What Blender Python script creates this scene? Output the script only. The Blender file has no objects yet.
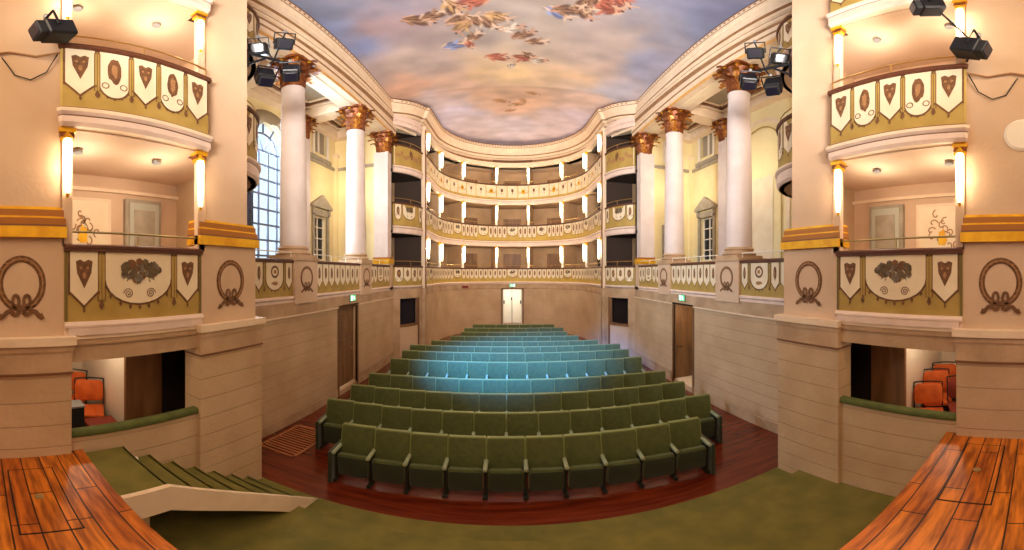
import bpy, math, random
from mathutils import Vector, Matrix, noise
import numpy as np
R = math.radians; PI = math.pi
sc = bpy.context.scene; COL = sc.collection
rnd = random.Random(7)

# ------------------------------------------------------------ camera, world, lights, exposure
F_PX = 335.0; Y0 = 273.0; YAW = -0.0105; CAMX = -0.22; CAMZ = 3.3
cd = bpy.data.cameras.new('camera'); cam = bpy.data.objects.new('camera', cd); COL.objects.link(cam)
cam.location = (CAMX, 0, CAMZ); cam.rotation_euler = (PI/2, 0, YAW)
cd.type = 'PANO'; cd.clip_start = 0.02
for tgt in (cd, getattr(cd, 'cycles', None)):
    try:
        tgt.panorama_type = 'EQUIRECTANGULAR'
        tgt.longitude_min = -512/F_PX; tgt.longitude_max = 512/F_PX
        tgt.latitude_max = Y0/F_PX; tgt.latitude_min = -(550-Y0)/F_PX
    except Exception as e:
        pass
sc.camera = cam
vs = sc.view_settings
vs.view_transform = 'Standard'; vs.look = 'None'; vs.gamma = 1; vs.use_curve_mapping = False
vs.exposure = 0.0
sc.cycles.use_denoising = True
sc.cycles.max_bounces = 8; sc.cycles.diffuse_bounces = 5; sc.cycles.transparent_max_bounces = 12
sc.cycles.sample_clamp_indirect = 6

w = bpy.data.worlds.new('world'); sc.world = w; w.use_nodes = True
w.node_tree.nodes['Background'].inputs[0].default_value = (0.72, 0.88, 1.0, 1)
w.node_tree.nodes['Background'].inputs[1].default_value = 1.25

def light(name, kind, loc, energy, color=(1,1,1), size=1.0, size_y=None, aim=None, parent=None, **kw):
    l = bpy.data.lights.new(name, kind); l.energy = energy; l.color = color
    if kind == 'AREA':
        l.size = size
        if size_y: l.shape = 'RECTANGLE'; l.size_y = size_y
    elif kind in ('POINT', 'SPOT'): l.shadow_soft_size = size
    for k, v in kw.items(): setattr(l, k, v)
    o = bpy.data.objects.new(name, l); COL.objects.link(o); o.location = loc
    if aim is not None:
        o.rotation_euler = (Vector(aim)-Vector(loc)).to_track_quat('-Z', 'Y').to_euler()
    if parent: o.parent = parent
    return o
WARM = (1.0, 0.70, 0.42); WARM2 = (1.0, 0.82, 0.60)
light('daylight_window_light', 'AREA', (-7.6, 7.3, 6.2), 1200, (0.60, 0.80, 1.0), 2.0, 4.6, aim=(0, 8.2, 1.0))
light('auditorium_fill_light', 'AREA', (0, -2.0, 7.2), 190, (1.0, 0.70, 0.41), 5.0, 1.2, aim=(0, 7, 5.0))  # unseen warm fill added behind the camera to light the auditorium
light('ceiling_fill_light', 'AREA', (0, -1.6, 5.0), 640, (1.0, 0.93, 0.87), 3.0, 1.0, aim=(0, 11.5, 10.6), spread=R(95))  # unseen area light added to brighten the painted ceiling
light('stage_fill_light', 'AREA', (0, -1.2, 6.3), 75, (1.0, 0.72, 0.45), 5.0, 1.0, aim=(0, 2.5, 1.4))  # added fill over the stage front, no fixture there
light('stage_spotlight_beam', 'SPOT', (-2.92, 3.97, 6.48), 19000, (0.03, 0.26, 1.0), 0.10, aim=(0.1, 9.2, 0.6), spot_size=R(42), spot_blend=0.9)
for s in (-1, 1):
    for (yy, e) in ((4.6, 34), (7.4, 40), (10.2, 34)):
        light('aisle_fill_light', 'POINT', (s*5.5, yy, 6.4), e, WARM2, 0.15)  # bare point lights added along both aisles, without fixtures
# ------------------------------------------------------------ helpers
def lin(c):
    c = c/255.0
    return c/12.92 if c <= 0.04045 else ((c+0.055)/1.055)**2.4
def rgb(r, g, b): return (lin(r), lin(g), lin(b), 1)

def mat(name, col, rough=0.6, metal=0.0, col2=None, scale=3.0, bump=0.0, bscale=40.0, detail=4, coat=0.0, stretch=None, groove=None):
    m = bpy.data.materials.new(name); m.use_nodes = True; nt = m.node_tree; N = nt.nodes; L = nt.links
    b = N['Principled BSDF']; b.inputs['Base Color'].default_value = col
    b.inputs['Roughness'].default_value = rough; b.inputs['Metallic'].default_value = metal
    if coat: b.inputs['Coat Weight'].default_value = coat; b.inputs['Coat Roughness'].default_value = 0.12
    geo = N.new('ShaderNodeNewGeometry'); src = geo.outputs['Position']
    if stretch:
        mp = N.new('ShaderNodeMapping'); mp.inputs['Scale'].default_value = stretch; L.new(src, mp.inputs[0]); src = mp.outputs[0]
    out_col = None
    if col2:
        n = N.new('ShaderNodeTexNoise'); n.inputs['Scale'].default_value = scale; n.inputs['Detail'].default_value = detail
        L.new(src, n.inputs['Vector'])
        mx = N.new('ShaderNodeMix'); mx.data_type = 'RGBA'
        rp = N.new('ShaderNodeMapRange'); rp.inputs[1].default_value = 0.35; rp.inputs[2].default_value = 0.68
        L.new(n.outputs['Fac'], rp.inputs[0]); L.new(rp.outputs[0], mx.inputs[0])
        mx.inputs[6].default_value = col; mx.inputs[7].default_value = col2
        L.new(mx.outputs[2], b.inputs['Base Color']); out_col = mx.outputs[2]
    hgt = None
    if bump:
        n2 = N.new('ShaderNodeTexNoise'); n2.inputs['Scale'].default_value = bscale; L.new(src, n2.inputs['Vector'])
        bp = N.new('ShaderNodeBump'); bp.inputs['Strength'].default_value = bump; bp.inputs['Distance'].default_value = 0.02
        L.new(n2.outputs['Fac'], bp.inputs['Height']); L.new(bp.outputs[0], b.inputs['Normal']); hgt = bp
    if groove:                                   # horizontal joints every `pitch` metres of height
        pitch, width, gcol = groove
        sp = N.new('ShaderNodeSeparateXYZ'); L.new(geo.outputs['Position'], sp.inputs[0])
        dv = N.new('ShaderNodeMath'); dv.operation = 'DIVIDE'; L.new(sp.outputs[2], dv.inputs[0]); dv.inputs[1].default_value = pitch
        fr = N.new('ShaderNodeMath'); fr.operation = 'FRACT'; L.new(dv.outputs[0], fr.inputs[0])
        lt = N.new('ShaderNodeMapRange'); lt.inputs[1].default_value = 0; lt.inputs[2].default_value = width/pitch
        L.new(fr.outputs[0], lt.inputs[0])
        mx2 = N.new('ShaderNodeMix'); mx2.data_type = 'RGBA'; L.new(lt.outputs[0], mx2.inputs[0]); mx2.inputs[6].default_value = gcol
        if out_col: L.new(out_col, mx2.inputs[7])
        else: mx2.inputs[7].default_value = col
        L.new(mx2.outputs[2], b.inputs['Base Color'])
        bp2 = N.new('ShaderNodeBump'); bp2.inputs['Strength'].default_value = 0.35; bp2.inputs['Distance'].default_value = 0.02
        L.new(lt.outputs[0], bp2.inputs['Height'])
        if hgt: L.new(hgt.outputs[0], bp2.inputs['Normal'])
        L.new(bp2.outputs[0], b.inputs['Normal'])
    return m
def emis(name, col, st):
    m = bpy.data.materials.new(name); m.use_nodes = True; b = m.node_tree.nodes['Principled BSDF']
    b.inputs['Base Color'].default_value = col; b.inputs['Emission Color'].default_value = col; b.inputs['Emission Strength'].default_value = st
    return m

M = {}
M['plaster'] = mat('painted_plaster', rgb(216,186,156), 0.75, col2=rgb(204,172,141), scale=1.3, bump=0.12, bscale=25)
M['shaft'] = mat('column_plaster', rgb(222,208,200), 0.55, col2=rgb(212,194,186), scale=2)
M['stone'] = mat('rusticated_plaster', rgb(204,174,138), 0.75, col2=rgb(186,154,118), scale=1.1, bump=0.15, bscale=18, groove=(0.255, 0.012, rgb(182,150,116)))
M['band'] = mat('stone_band', rgb(196,164,130), 0.75, col2=rgb(172,140,106), scale=2.4, bump=0.2, bscale=20)
M['mould'] = mat('cream_moulding', rgb(236,214,184), 0.6, col2=rgb(228,202,172), scale=4)
M['mouldpink'] = mat('pinkish_moulding', rgb(232,208,192), 0.6, col2=rgb(222,196,180), scale=4)
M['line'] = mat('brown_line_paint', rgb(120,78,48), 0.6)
M['cream'] = mat('cream_paint', rgb(238,222,190), 0.65, col2=rgb(230,210,176), scale=3)
M['olive'] = mat('olive_paint', rgb(182,152,78), 0.65, col2=rgb(166,136,62), scale=3)
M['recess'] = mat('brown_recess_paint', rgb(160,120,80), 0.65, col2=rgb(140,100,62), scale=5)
M['goldedge'] = mat('ochre_fascia_paint', rgb(218,170,98), 0.55, col2=rgb(206,152,80), scale=5)
M['hgold'] = mat('golden_parapet_paint', rgb(206,174,84), 0.6, col2=rgb(190,156,64), scale=3)
M['olive2'] = mat('dark_olive_paint', rgb(120,102,50), 0.65)
M['orn'] = mat('brown_ornament_paint', rgb(98,62,34), 0.65, col2=rgb(128,86,50), scale=22)
M['orn2'] = mat('tan_ornament_paint', rgb(176,128,82), 0.65, col2=rgb(150,106,64), scale=30)
M['flower'] = mat('grey_flower_paint', rgb(112,94,66), 0.7, col2=rgb(76,64,46), scale=26)
M['flowerblue'] = mat('bluish_flower_paint', rgb(132,120,104), 0.7, col2=rgb(98,88,74), scale=30)
M['redbrown'] = mat('red_brown_cloth_trim', rgb(104,54,28), 0.55, col2=rgb(70,34,16), scale=60)
M['gold'] = mat('gold_paint', rgb(238,184,30), 0.38, 0.4, col2=rgb(216,152,20), scale=6)
M['golddark'] = mat('aged_gilding', rgb(156,88,34), 0.42, 0.35, col2=rgb(84,30,14), scale=16)
M['gilt'] = mat('bright_worn_gilding', rgb(200,136,44), 0.42, 0.35, col2=rgb(132,58,20), scale=18)
M['goldshade'] = mat('gilded_moulding_brown', rgb(166,104,36), 0.45, 0.3)
M['brass'] = mat('brass_rail', rgb(176,160,112), 0.35, 0.7)
M['brasswarm'] = mat('warm_brass_rail', rgb(190,150,86), 0.35, 0.7)
M['wood'] = mat('stage_planks_base', rgb(176,88,34), 0.32)
M['parquet'] = mat('dark_red_parquet', rgb(120,46,20), 0.22, col2=rgb(84,26,12), scale=2.2, stretch=(0.5, 5, 1), coat=0.3)
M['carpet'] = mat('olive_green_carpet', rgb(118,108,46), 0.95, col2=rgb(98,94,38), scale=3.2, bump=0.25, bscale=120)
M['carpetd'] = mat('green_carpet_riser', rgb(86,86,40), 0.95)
M['sill'] = mat('green_velvet_sill', rgb(96,104,50), 0.9, col2=rgb(78,86,40), scale=6)
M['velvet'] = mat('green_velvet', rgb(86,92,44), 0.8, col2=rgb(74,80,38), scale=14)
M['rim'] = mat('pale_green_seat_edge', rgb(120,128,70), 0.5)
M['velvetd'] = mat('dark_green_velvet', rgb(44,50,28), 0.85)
M['arm'] = mat('grey_green_armrest', rgb(150,158,124), 0.5)
M['seatmetal'] = mat('dark_seat_stanchion', rgb(34,36,26), 0.5)
M['white'] = mat('white_paint', rgb(240,230,212), 0.5)
M['black'] = mat('black_metal', rgb(26,26,30), 0.4, 0.4)
M['blackm'] = mat('matt_black', rgb(18,18,20), 0.7)
M['lens'] = mat('dark_glass_lens', rgb(20,20,34), 0.3)
M['barsgrey'] = mat('slate_glazing_bars', rgb(86,92,112), 0.6)
M['grey'] = mat('grey_metal', rgb(150,150,150), 0.4, 0.6)
M['doorbrown'] = mat('brown_wooden_door', rgb(138,98,62), 0.5, col2=rgb(108,74,44), scale=2, stretch=(4,4,0.6))
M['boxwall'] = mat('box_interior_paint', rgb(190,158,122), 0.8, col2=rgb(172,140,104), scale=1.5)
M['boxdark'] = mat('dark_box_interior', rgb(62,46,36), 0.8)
M['dark'] = mat('dark_void_fill', rgb(32,16,16), 0.9)  # near-black; sheets of it fill the dark openings
M['greydoor'] = mat('grey_green_door', rgb(176,176,160), 0.5)
M['curtain'] = mat('grey_curtain_cloth', rgb(96,98,116), 0.85, col2=rgb(74,76,94), scale=5)
M['curtaintan'] = mat('tan_valance_cloth', rgb(150,132,106), 0.85)
M['orange'] = mat('orange_upholstery', rgb(216,104,34), 0.7, col2=rgb(196,86,24), scale=9)
M['redseat'] = mat('dark_red_upholstery', rgb(128,44,24), 0.7)
M['yellow'] = mat('yellow_wall_paint', rgb(238,222,170), 0.75, col2=rgb(230,210,156), scale=1.2)
M['greytrim'] = mat('grey_stone_trim', rgb(170,158,138), 0.7, col2=rgb(150,138,118), scale=5)
M['coffer'] = mat('grey_painted_coffer', rgb(156,142,122), 0.75)
M['blackglass'] = mat('dark_window_pane', rgb(30,32,40), 0.08)
M['signred'] = mat('red_sign', rgb(150,22,16), 0.5)
M['signgreen'] = emis('green_sign_light', rgb(70,190,120), 1.3)
M['signwhite'] = emis('white_sign_light', rgb(235,255,240), 2.0)
M['lamp'] = emis('lamp_glass_glow', (1.0, 0.84, 0.60, 1), 12.0)
lm = M['lamp']; nt_ = lm.node_tree; o1 = nt_.nodes['Material Output']; b1 = nt_.nodes['Principled BSDF']; m1 = nt_.nodes.new('ShaderNodeMixShader'); t1 = nt_.nodes.new('ShaderNodeBsdfTransparent')
m1.inputs[0].default_value = 0.45; nt_.links.new(t1.outputs[0], m1.inputs[1]); nt_.links.new(b1.outputs[0], m1.inputs[2]); nt_.links.new(m1.outputs[0], o1.inputs[0])
M['foyer'] = mat('foyer_white_wall', rgb(240,232,214), 0.6)
M['foyerfloor'] = mat('foyer_pale_floor', rgb(226,210,206), 0.4)
M['grate'] = mat('tan_floor_grate', rgb(178,112,66), 0.6)
for k_ in ('velvet', 'velvetd'):
    M[k_].node_tree.nodes['Principled BSDF'].inputs['Sheen Weight'].default_value = 0.35; M[k_].node_tree.nodes['Principled BSDF'].inputs['Sheen Roughness'].default_value = 0.4
# window glass
g = bpy.data.materials.new('clear_window_glass'); g.use_nodes = True; nt = g.node_tree
for n in list(nt.nodes): nt.nodes.remove(n)
o_ = nt.nodes.new('ShaderNodeOutputMaterial'); mx = nt.nodes.new('ShaderNodeMixShader'); tr = nt.nodes.new('ShaderNodeBsdfTransparent'); gl = nt.nodes.new('ShaderNodeBsdfGlossy')
gl.inputs['Roughness'].default_value = 0.05; mx.inputs[0].default_value = 0.08
nt.links.new(tr.outputs[0], mx.inputs[1]); nt.links.new(gl.outputs[0], mx.inputs[2]); nt.links.new(mx.outputs[0], o_.inputs[0]); M['glass'] = g

def plank_mat():
    m = M['wood']; nt = m.node_tree; N = nt.nodes; L = nt.links; b = N['Principled BSDF']
    geo = N.new('ShaderNodeNewGeometry'); br = N.new('ShaderNodeTexBrick')
    br.inputs['Color1'].default_value = rgb(216,128,34); br.inputs['Color2'].default_value = rgb(190,100,24); br.inputs['Mortar'].default_value = rgb(58,20,8)
    br.inputs['Scale'].default_value = 1.0; br.inputs['Mortar Size'].default_value = 0.006; br.inputs['Brick Width'].default_value = 1.1; br.inputs['Row Height'].default_value = 0.17
    br.offset = 0.37
    L.new(geo.outputs['Position'], br.inputs['Vector'])
    mp = N.new('ShaderNodeMapping'); mp.inputs['Scale'].default_value = (1.2, 9, 1); L.new(geo.outputs['Position'], mp.inputs[0])
    n = N.new('ShaderNodeTexNoise'); n.inputs['Scale'].default_value = 2.5; n.inputs['Detail'].default_value = 8; L.new(mp.outputs[0], n.inputs['Vector'])
    rp = N.new('ShaderNodeValToRGB'); rp.color_ramp.elements[0].position = 0.36; rp.color_ramp.elements[0].color = (0.34, 0.22, 0.15, 1); rp.color_ramp.elements[1].position = 0.62; rp.color_ramp.elements[1].color = (1.1, 1.05, 1, 1)
    L.new(n.outputs['Fac'], rp.inputs[0])
    mx = N.new('ShaderNodeMix'); mx.data_type = 'RGBA'; mx.blend_type = 'MULTIPLY'; mx.inputs[0].default_value = 0.85
    L.new(br.outputs[0], mx.inputs[6]); L.new(rp.outputs[0], mx.inputs[7]); L.new(mx.outputs[2], b.inputs['Base Color'])
    b.inputs['Roughness'].default_value = 0.42
    bp = N.new('ShaderNodeBump'); bp.inputs['Strength'].default_value = 0.4; bp.inputs['Distance'].default_value = 0.01; bp.invert = True
    L.new(br.outputs['Fac'], bp.inputs['Height']); L.new(bp.outputs[0], b.inputs['Normal'])
plank_mat()

class MB:
    """collects faces; build() links them as one mesh object. sx=-1 mirrors across the theatre's axis."""
    def __init__(s, sx=1): s.v = []; s.f = []; s.m = []; s.mats = []; s.sx = sx
    def mi(s, m):
        m = M[m] if isinstance(m, str) else m
        if m not in s.mats: s.mats.append(m)
        return s.mats.index(m)
    def add(s, vs, fs, m):
        b = len(s.v); k = s.mi(m)
        if s.sx < 0: s.v += [(-p[0], p[1], p[2]) for p in vs]; s.f += [tuple(b+i for i in reversed(f)) for f in fs]
        else: s.v += [tuple(p) for p in vs]; s.f += [tuple(b+i for i in f) for f in fs]
        s.m += [k]*len(fs)
    def box(s, a, b, m):
        x0, y0, z0 = (min(a[i], b[i]) for i in range(3)); x1, y1, z1 = (max(a[i], b[i]) for i in range(3))
        s.add([(x0,y0,z0),(x1,y0,z0),(x1,y1,z0),(x0,y1,z0),(x0,y0,z1),(x1,y0,z1),(x1,y1,z1),(x0,y1,z1)],
              [(3,2,1,0),(4,5,6,7),(0,1,5,4),(1,2,6,5),(2,3,7,6),(3,0,4,7)], m)
    def rbox(s, a, b, r, m, T=None, n=3):
        """box with rounded vertical-plane corners (rounded in X-Z), extruded along Y, softened rims"""
        x0, y0, z0 = a; x1, y1, z1 = b; pts = []
        for (cx, cz, a0) in ((x1-r, z1-r, 0), (x0+r, z1-r, 90), (x0+r, z0+r, 180), (x1-r, z0+r, 270)):
            for k in range(n+1):
                t = R(a0+90*k/n); pts.append((cx+r*math.cos(t), cz+r*math.sin(t)))
        cx, cz = (x0+x1)/2, (z0+z1)/2; e = min(r, (y1-y0)/2)*0.6
        rings = [(y0, 1-e/(x1-x0)*2, 1-e/(z1-z0)*2), (y0+e*0.7, 1, 1), (y1-e*0.7, 1, 1), (y1, 1-e/(x1-x0)*2, 1-e/(z1-z0)*2)]
        vs = []; fs = []; N = len(pts)
        for (y, kx, kz) in rings:
            for (x, z) in pts: vs.append((cx+(x-cx)*kx, y, cz+(z-cz)*kz))
        if T: vs = [T(*v) for v in vs]
        for q in range(len(rings)-1):
            for i in range(N):
                j = (i+1) % N; fs.append((q*N+i, (q+1)*N+i, (q+1)*N+j, q*N+j))
        fs.append(tuple(range(N))); fs.append(tuple(reversed(range((len(rings)-1)*N, len(rings)*N))))
        s.add(vs, fs, m)
    def lathe(s, prof, c, m, n=24, a0=0, a1=360):
        """prof: (r, z) bottom to top"""
        full = abs(a1-a0) >= 360; cnt = n if full else n+1; vs = []; fs = []
        for (r, z) in prof:
            for k in range(cnt):
                t = R(a0+(a1-a0)*k/n); vs.append((c[0]+r*math.cos(t), c[1]+r*math.sin(t), c[2]+z))
        for q in range(len(prof)-1):
            for k in range(n):
                j = (k+1) % cnt; fs.append((q*cnt+k, q*cnt+j, (q+1)*cnt+j, (q+1)*cnt+k))
        if prof[0][0] > 1e-4 and full: fs.append(tuple(reversed(range(cnt))))
        if prof[-1][0] > 1e-4 and full: fs.append(tuple((len(prof)-1)*cnt+k for k in range(cnt)))
        s.add(vs, fs, m)
    def tube(s, pts, r, m, n=6):
        pts = [Vector(p) for p in pts]; vs = []; fs = []
        rr = r if isinstance(r, (list, tuple)) else [r]*len(pts)
        for i, p in enumerate(pts):
            d = (pts[min(i+1, len(pts)-1)]-pts[max(i-1, 0)]).normalized()
            up = Vector((0, 0, 1)) if abs(d.z) < 0.9 else Vector((1, 0, 0))
            u = d.cross(up).normalized(); v_ = u.cross(d)
            for k in range(n):
                t = 2*PI*k/n; vs.append(tuple(p+rr[i]*(math.cos(t)*u+math.sin(t)*v_)))
        for i in range(len(pts)-1):
            for k in range(n):
                j = (k+1) % n; fs.append((i*n+k, i*n+j, (i+1)*n+j, (i+1)*n+k))
        fs.append(tuple(reversed(range(n)))); fs.append(tuple((len(pts)-1)*n+k for k in range(n)))
        s.add(vs, fs, m)
    def sweep(s, P, prof, m, u0=None, u1=None):
        """closed (d, z[, mat]) profile swept along path P (d = inward offset)"""
        us = P.samples(u0, u1); n = len(prof); vs = []
        for u in us:
            for q in prof: vs.append(P.at(u, q[0], q[1]))
        b = len(s.v)
        for i in range(len(us)-1):
            pass
        groups = {}
        for i in range(len(us)-1):
            for k in range(n):
                j = (k+1) % n; mm = prof[k][2] if len(prof[k]) > 2 and prof[k][2] else m
                groups.setdefault(mm, []).append((i*n+k, (i+1)*n+k, (i+1)*n+j, i*n+j))
        groups.setdefault(m, []).append(tuple(range(n))); groups[m].append(tuple(reversed(range((len(us)-1)*n, len(us)*n))))
        first = True
        k0 = len(s.v)
        if s.sx < 0: s.v += [(-p[0], p[1], p[2]) for p in vs]
        else: s.v += vs
        for mm, fs in groups.items():
            k = s.mi(mm)
            for f in fs: s.f.append(tuple(k0+i for i in (reversed(f) if s.sx < 0 else f))); s.m.append(k)
    def poly(s, F, pts, d, m):
        """flat star-shaped painted patch in (u, z) laid on surface F at height d"""
        cu = sum(p[0] for p in pts)/len(pts); cz = sum(p[1] for p in pts)/len(pts)
        vs = [F(cu, cz, d)]+[F(u, z, d) for u, z in pts]; n = len(pts)
        s.add(vs, [(0, 1+i, 1+(i+1) % n) for i in range(n)], m)
    def build(s, name, parent=None, smooth=False, recalc=True):
        me = bpy.data.meshes.new(name); me.from_pydata([tuple(p) for p in s.v], [], s.f)
        for mm in s.mats: me.materials.append(mm)
        me.polygons.foreach_set('material_index', s.m)
        if smooth: me.polygons.foreach_set('use_smooth', [True]*len(s.f))
        me.update()
        o = bpy.data.objects.new(name, me); COL.objects.link(o)
        if smooth:
            try: me.set_sharp_from_angle(angle=R(40))
            except Exception: pass
        if parent: o.parent = parent
        return o

def tag(o, label, cat, group=None):
    o['label'] = label; o['category'] = cat
    if group: o['group'] = group
    return o
def struct(o): o['kind'] = 'structure'; return o
def thing(name, loc, label, cat, group=None, rz=0):
    o = bpy.data.objects.new(name, None); COL.objects.link(o); o.location = loc; o.rotation_euler = (0, 0, rz); o.empty_display_size = 0.1
    return tag(o, label, cat, group)
def settle(root, parts):
    """parts built in world coordinates become children of root without moving"""
    mi = (Matrix.Translation(root.location) @ root.rotation_euler.to_matrix().to_4x4()).inverted()
    for o in parts:
        if o.parent is None: o.parent = root
        if o.type == 'MESH': o.data.transform(mi)
        else: o.location = mi @ o.location
def thing_at(name, loc, label, cat, parts, group=None):
    r = thing(name, loc, label, cat, group); tops = [p for p in parts if p.parent is None]
    def desc(o):
        out = [o]
        for c in o.children: out += desc(c)
        return out
    allp = []
    for p in tops: allp += desc(p)
    mi = Matrix.Translation(-Vector(loc))
    seen = set()
    for p in allp:
        if p.type == 'MESH':
            if p.data.name not in seen: p.data.transform(mi); seen.add(p.data.name)
        elif p.parent is None: p.location = Vector(p.location)-Vector(loc)
    for p in tops: p.parent = r
    return r
def dup(root, loc, rz=None):
    r = root.copy(); COL.objects.link(r); r.location = loc
    if rz is not None: r.rotation_euler = (0, 0, rz)
    for ch in list(root.children):
        c = ch.copy(); COL.objects.link(c); c.parent = r
        for g2 in list(ch.children):
            d = g2.copy(); COL.objects.link(d); d.parent = c
    return r

class Path:
    def __init__(s, pts, step=0.16, closed=False):
        s.p = [Vector(p).to_2d() for p in pts]; s.u = [0.0]
        for a, b in zip(s.p, s.p[1:]): s.u.append(s.u[-1]+(b-a).length)
        s.L = s.u[-1]; s.step = step; s.off = {}
    def normals(s):
        ns = []
        for i in range(len(s.p)):
            dirs = []
            if i > 0: dirs.append((s.p[i]-s.p[i-1]).normalized())
            if i < len(s.p)-1: dirs.append((s.p[i+1]-s.p[i]).normalized())
            n = Vector((0, 0))
            for d in dirs: n += Vector((d.y, -d.x))
            n.normalize()
            c = n.dot(Vector((dirs[0].y, -dirs[0].x))); ns.append(n/max(c, 0.35))
        return ns
    def at(s, u, d, z):
        if not hasattr(s, 'ns'): s.ns = s.normals()
        u = max(0, min(s.L, u)); i = 0
        while i < len(s.u)-2 and u > s.u[i+1]: i += 1
        t = (u-s.u[i])/(s.u[i+1]-s.u[i]); p = s.p[i].lerp(s.p[i+1], t); n = s.ns[i].lerp(s.ns[i+1], t)
        q = p+n*d; return (q.x, q.y, z)
    def samples(s, u0=None, u1=None):
        u0 = 0 if u0 is None else u0; u1 = s.L if u1 is None else u1
        return [u0]+[u for u in s.u if u0+1e-4 < u < u1-1e-4]+[u1]
    def F(s): return lambda u, z, d: s.at(u, d, z)

def arc_pts(c, r, a0, a1, n): return [(c[0]+r*math.cos(R(a0+(a1-a0)*k/n)), c[1]+r*math.sin(R(a0+(a1-a0)*k/n))) for k in range(n+1)]
# ------------------------------------------------------------ dimensions
RAIL = [3.60, 5.97, 8.32]; BOT = [2.83, 5.08, 7.42]; SOF = [2.70, 4.77, 7.12]
TOPZ = 9.35; CORZ = 10.8; ZS = 1.43
XP = 3.3; XW = 4.35; XO = 6.6
ZF = lambda y: max(0.0, 0.012*(y-6.5))
side_arc = []
A_, B_ = Vector((-XW, 11.52)), Vector((-3.62, 12.9)); dd = (B_-A_); nn = Vector((dd.y, -dd.x)).normalized()
for k in range(9):
    t = k/8; side_arc.append(A_.lerp(B_, t)+nn*0.16*4*t*(1-t))
HS = [(-3.5, 13.05), (-3.5, 14.0)]+arc_pts((0, 15.0), 3.5, 180, 0, 44)+[(3.5, 14.0), (3.5, 13.05)]
hs = Path(HS); sb = Path(side_arc)
def mirror(pts): return [(-p[0], p[1]) for p in reversed(pts)]
cor_pts = [(-XW, 3.25), (-XW, 11.55)]+[(p.x, p.y) for p in side_arc]+[(-3.5, 12.98)]+HS[1:-1]
cor_full = Path(cor_pts+mirror([p for p in cor_pts if p[1] <= 12.99]))
# ------------------------------------------------------------ floor, stage, ceiling
b = MB()
ys = [-3, 3.0, 6.5, 18.7, 22.0]
for y0, y1 in zip(ys, ys[1:]):
    zf = [ZF(min(y, 18.7)) for y in (y0, y1)]
    b.add([(-7, y0, zf[0]), (7, y0, zf[0]), (7, y1, zf[1]), (-7, y1, zf[1]), (-7, y0, -0.3), (7, y0, -0.3), (7, y1, -0.3), (-7, y1, -0.3)],
          [(0,1,2,3), (7,6,5,4), (0,3,7,4), (1,5,6,2)], 'parquet')
struct(b.build('floor'))
b = MB(); b.box((-7.5, -6.5, ZS-0.12), (7.5, 0.95, ZS), 'wood'); st = struct(b.build('stage_floor'))
# stage front wall
b = MB(); b.box((-XP, 0.72, 0), (XP, 0.82, ZS-0.12), 'stone'); struct(b.build('wall_stage_front'))
# trapdoors and floor hardware in the stage boards
def trapdoor(x0, x1, y0, y1, label):
    parts = []
    b = MB(); b.box((x0, y0, ZS), (x1, y1, ZS+0.006), 'wood'); p = b.build('hatch_board'); parts.append(p)
    b = MB()
    for (a, c) in (((x0-.012, y0-.012), (x1+.012, y0)), ((x0-.012, y1), (x1+.012, y1+.012)), ((x0-.012, y0), (x0, y1)), ((x1, y0), (x1+.012, y1))):
        b.box((a[0], a[1], ZS), (c[0], c[1], ZS+0.004), 'blackm')
    parts.append(b.build('hatch_frame'))
    b = MB(); b.lathe([(0.035, 0), (0.035, 0.008), (0.02, 0.011)], ((x0+x1)/2, (y0+y1)/2, ZS+0.006), 'brass', 14); parts.append(b.build('lifting_ring'))
    thing_at('stage_trapdoor', ((x0+x1)/2, (y0+y1)/2, ZS), label, 'trapdoor', parts)
trapdoor(2.02, 3.05, 0.30, 0.66, 'rectangular wooden trapdoor with brass lifting ring in the stage boards beside the right piers')
trapdoor(-3.0, -2.1, 0.22, 0.58, 'rectangular wooden trapdoor in the stage boards beside the left piers')

# carpeted apron
b = MB(); b.box((-XP+.02, 0.82, 0), (XP-.02, 3.36, 0.14), 'carpet'); b.box((-XP+.02, 0.82, 0.14), (XP-.02, 2.93, 0.28), 'carpet')
struct(b.build('apron_floor'))

# ceiling painted sky
def ceil_from_px(px, py):
    az = (px-512)/F_PX-YAW; ph = (Y0-py)/F_PX; r = (7.2+.3*min(1, max(0, (100-0*px-(Y0-py)+40)/60)))/math.tan(ph)
    return (CAMX+r*math.sin(az), r*math.cos(az))
ctrl = [(330,20,(128,138,168)),(350,45,(140,150,185)),(315,5,(120,124,140)),(375,22,(166,140,138)),(420,25,(158,138,128)),(400,60,(186,164,152)),(360,75,(196,172,160)),(470,30,(156,140,126)),
 (545,15,(164,146,128)),(510,72,(222,186,134)),(455,80,(208,172,148)),(410,85,(214,170,140)),(560,74,(222,184,142)),(600,60,(194,166,146)),(640,62,(158,156,172)),(700,15,(132,136,156)),(665,32,(146,142,150)),
 (720,4,(120,120,140)),(620,35,(180,158,142)),(590,100,(220,190,172)),(440,100,(212,194,196)),(480,98,(222,184,156)),(520,105,(230,190,160)),(510,132,(220,206,212)),(455,117,(210,200,214)),(580,122,(216,200,208)),(610,88,(196,190,196))]
cp = np.array([ceil_from_px(c[0], c[1]) for c in ctrl]); cc = np.array([c[2] for c in ctrl], float)
figs = []
rf = random.Random(3)
def cluster(px, py, w, h, n, pal, ang=0):
    for _ in range(n):
        x = px+rf.uniform(-w, w)*0.5; y = py+rf.uniform(-h, h)*0.5
        X, Y = ceil_from_px(x, y); figs.append((X, Y, rf.uniform(0.05, 0.13), rf.uniform(0.13, 0.32), R(ang)+rf.uniform(-0.7, 0.7), pal[rf.randrange(len(pal))]))
brown = [(110,72,50),(150,108,74),(90,58,44),(196,156,120),(128,84,56)]; red = [(168,92,68),(180,110,86),(140,72,52),(200,160,134)]
def stroke(px, py, dx, dy, ra, rb, an, c):
    X, Y = ceil_from_px(px+dx, py+dy); figs.append((X, Y, ra, rb, an, c))
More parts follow.
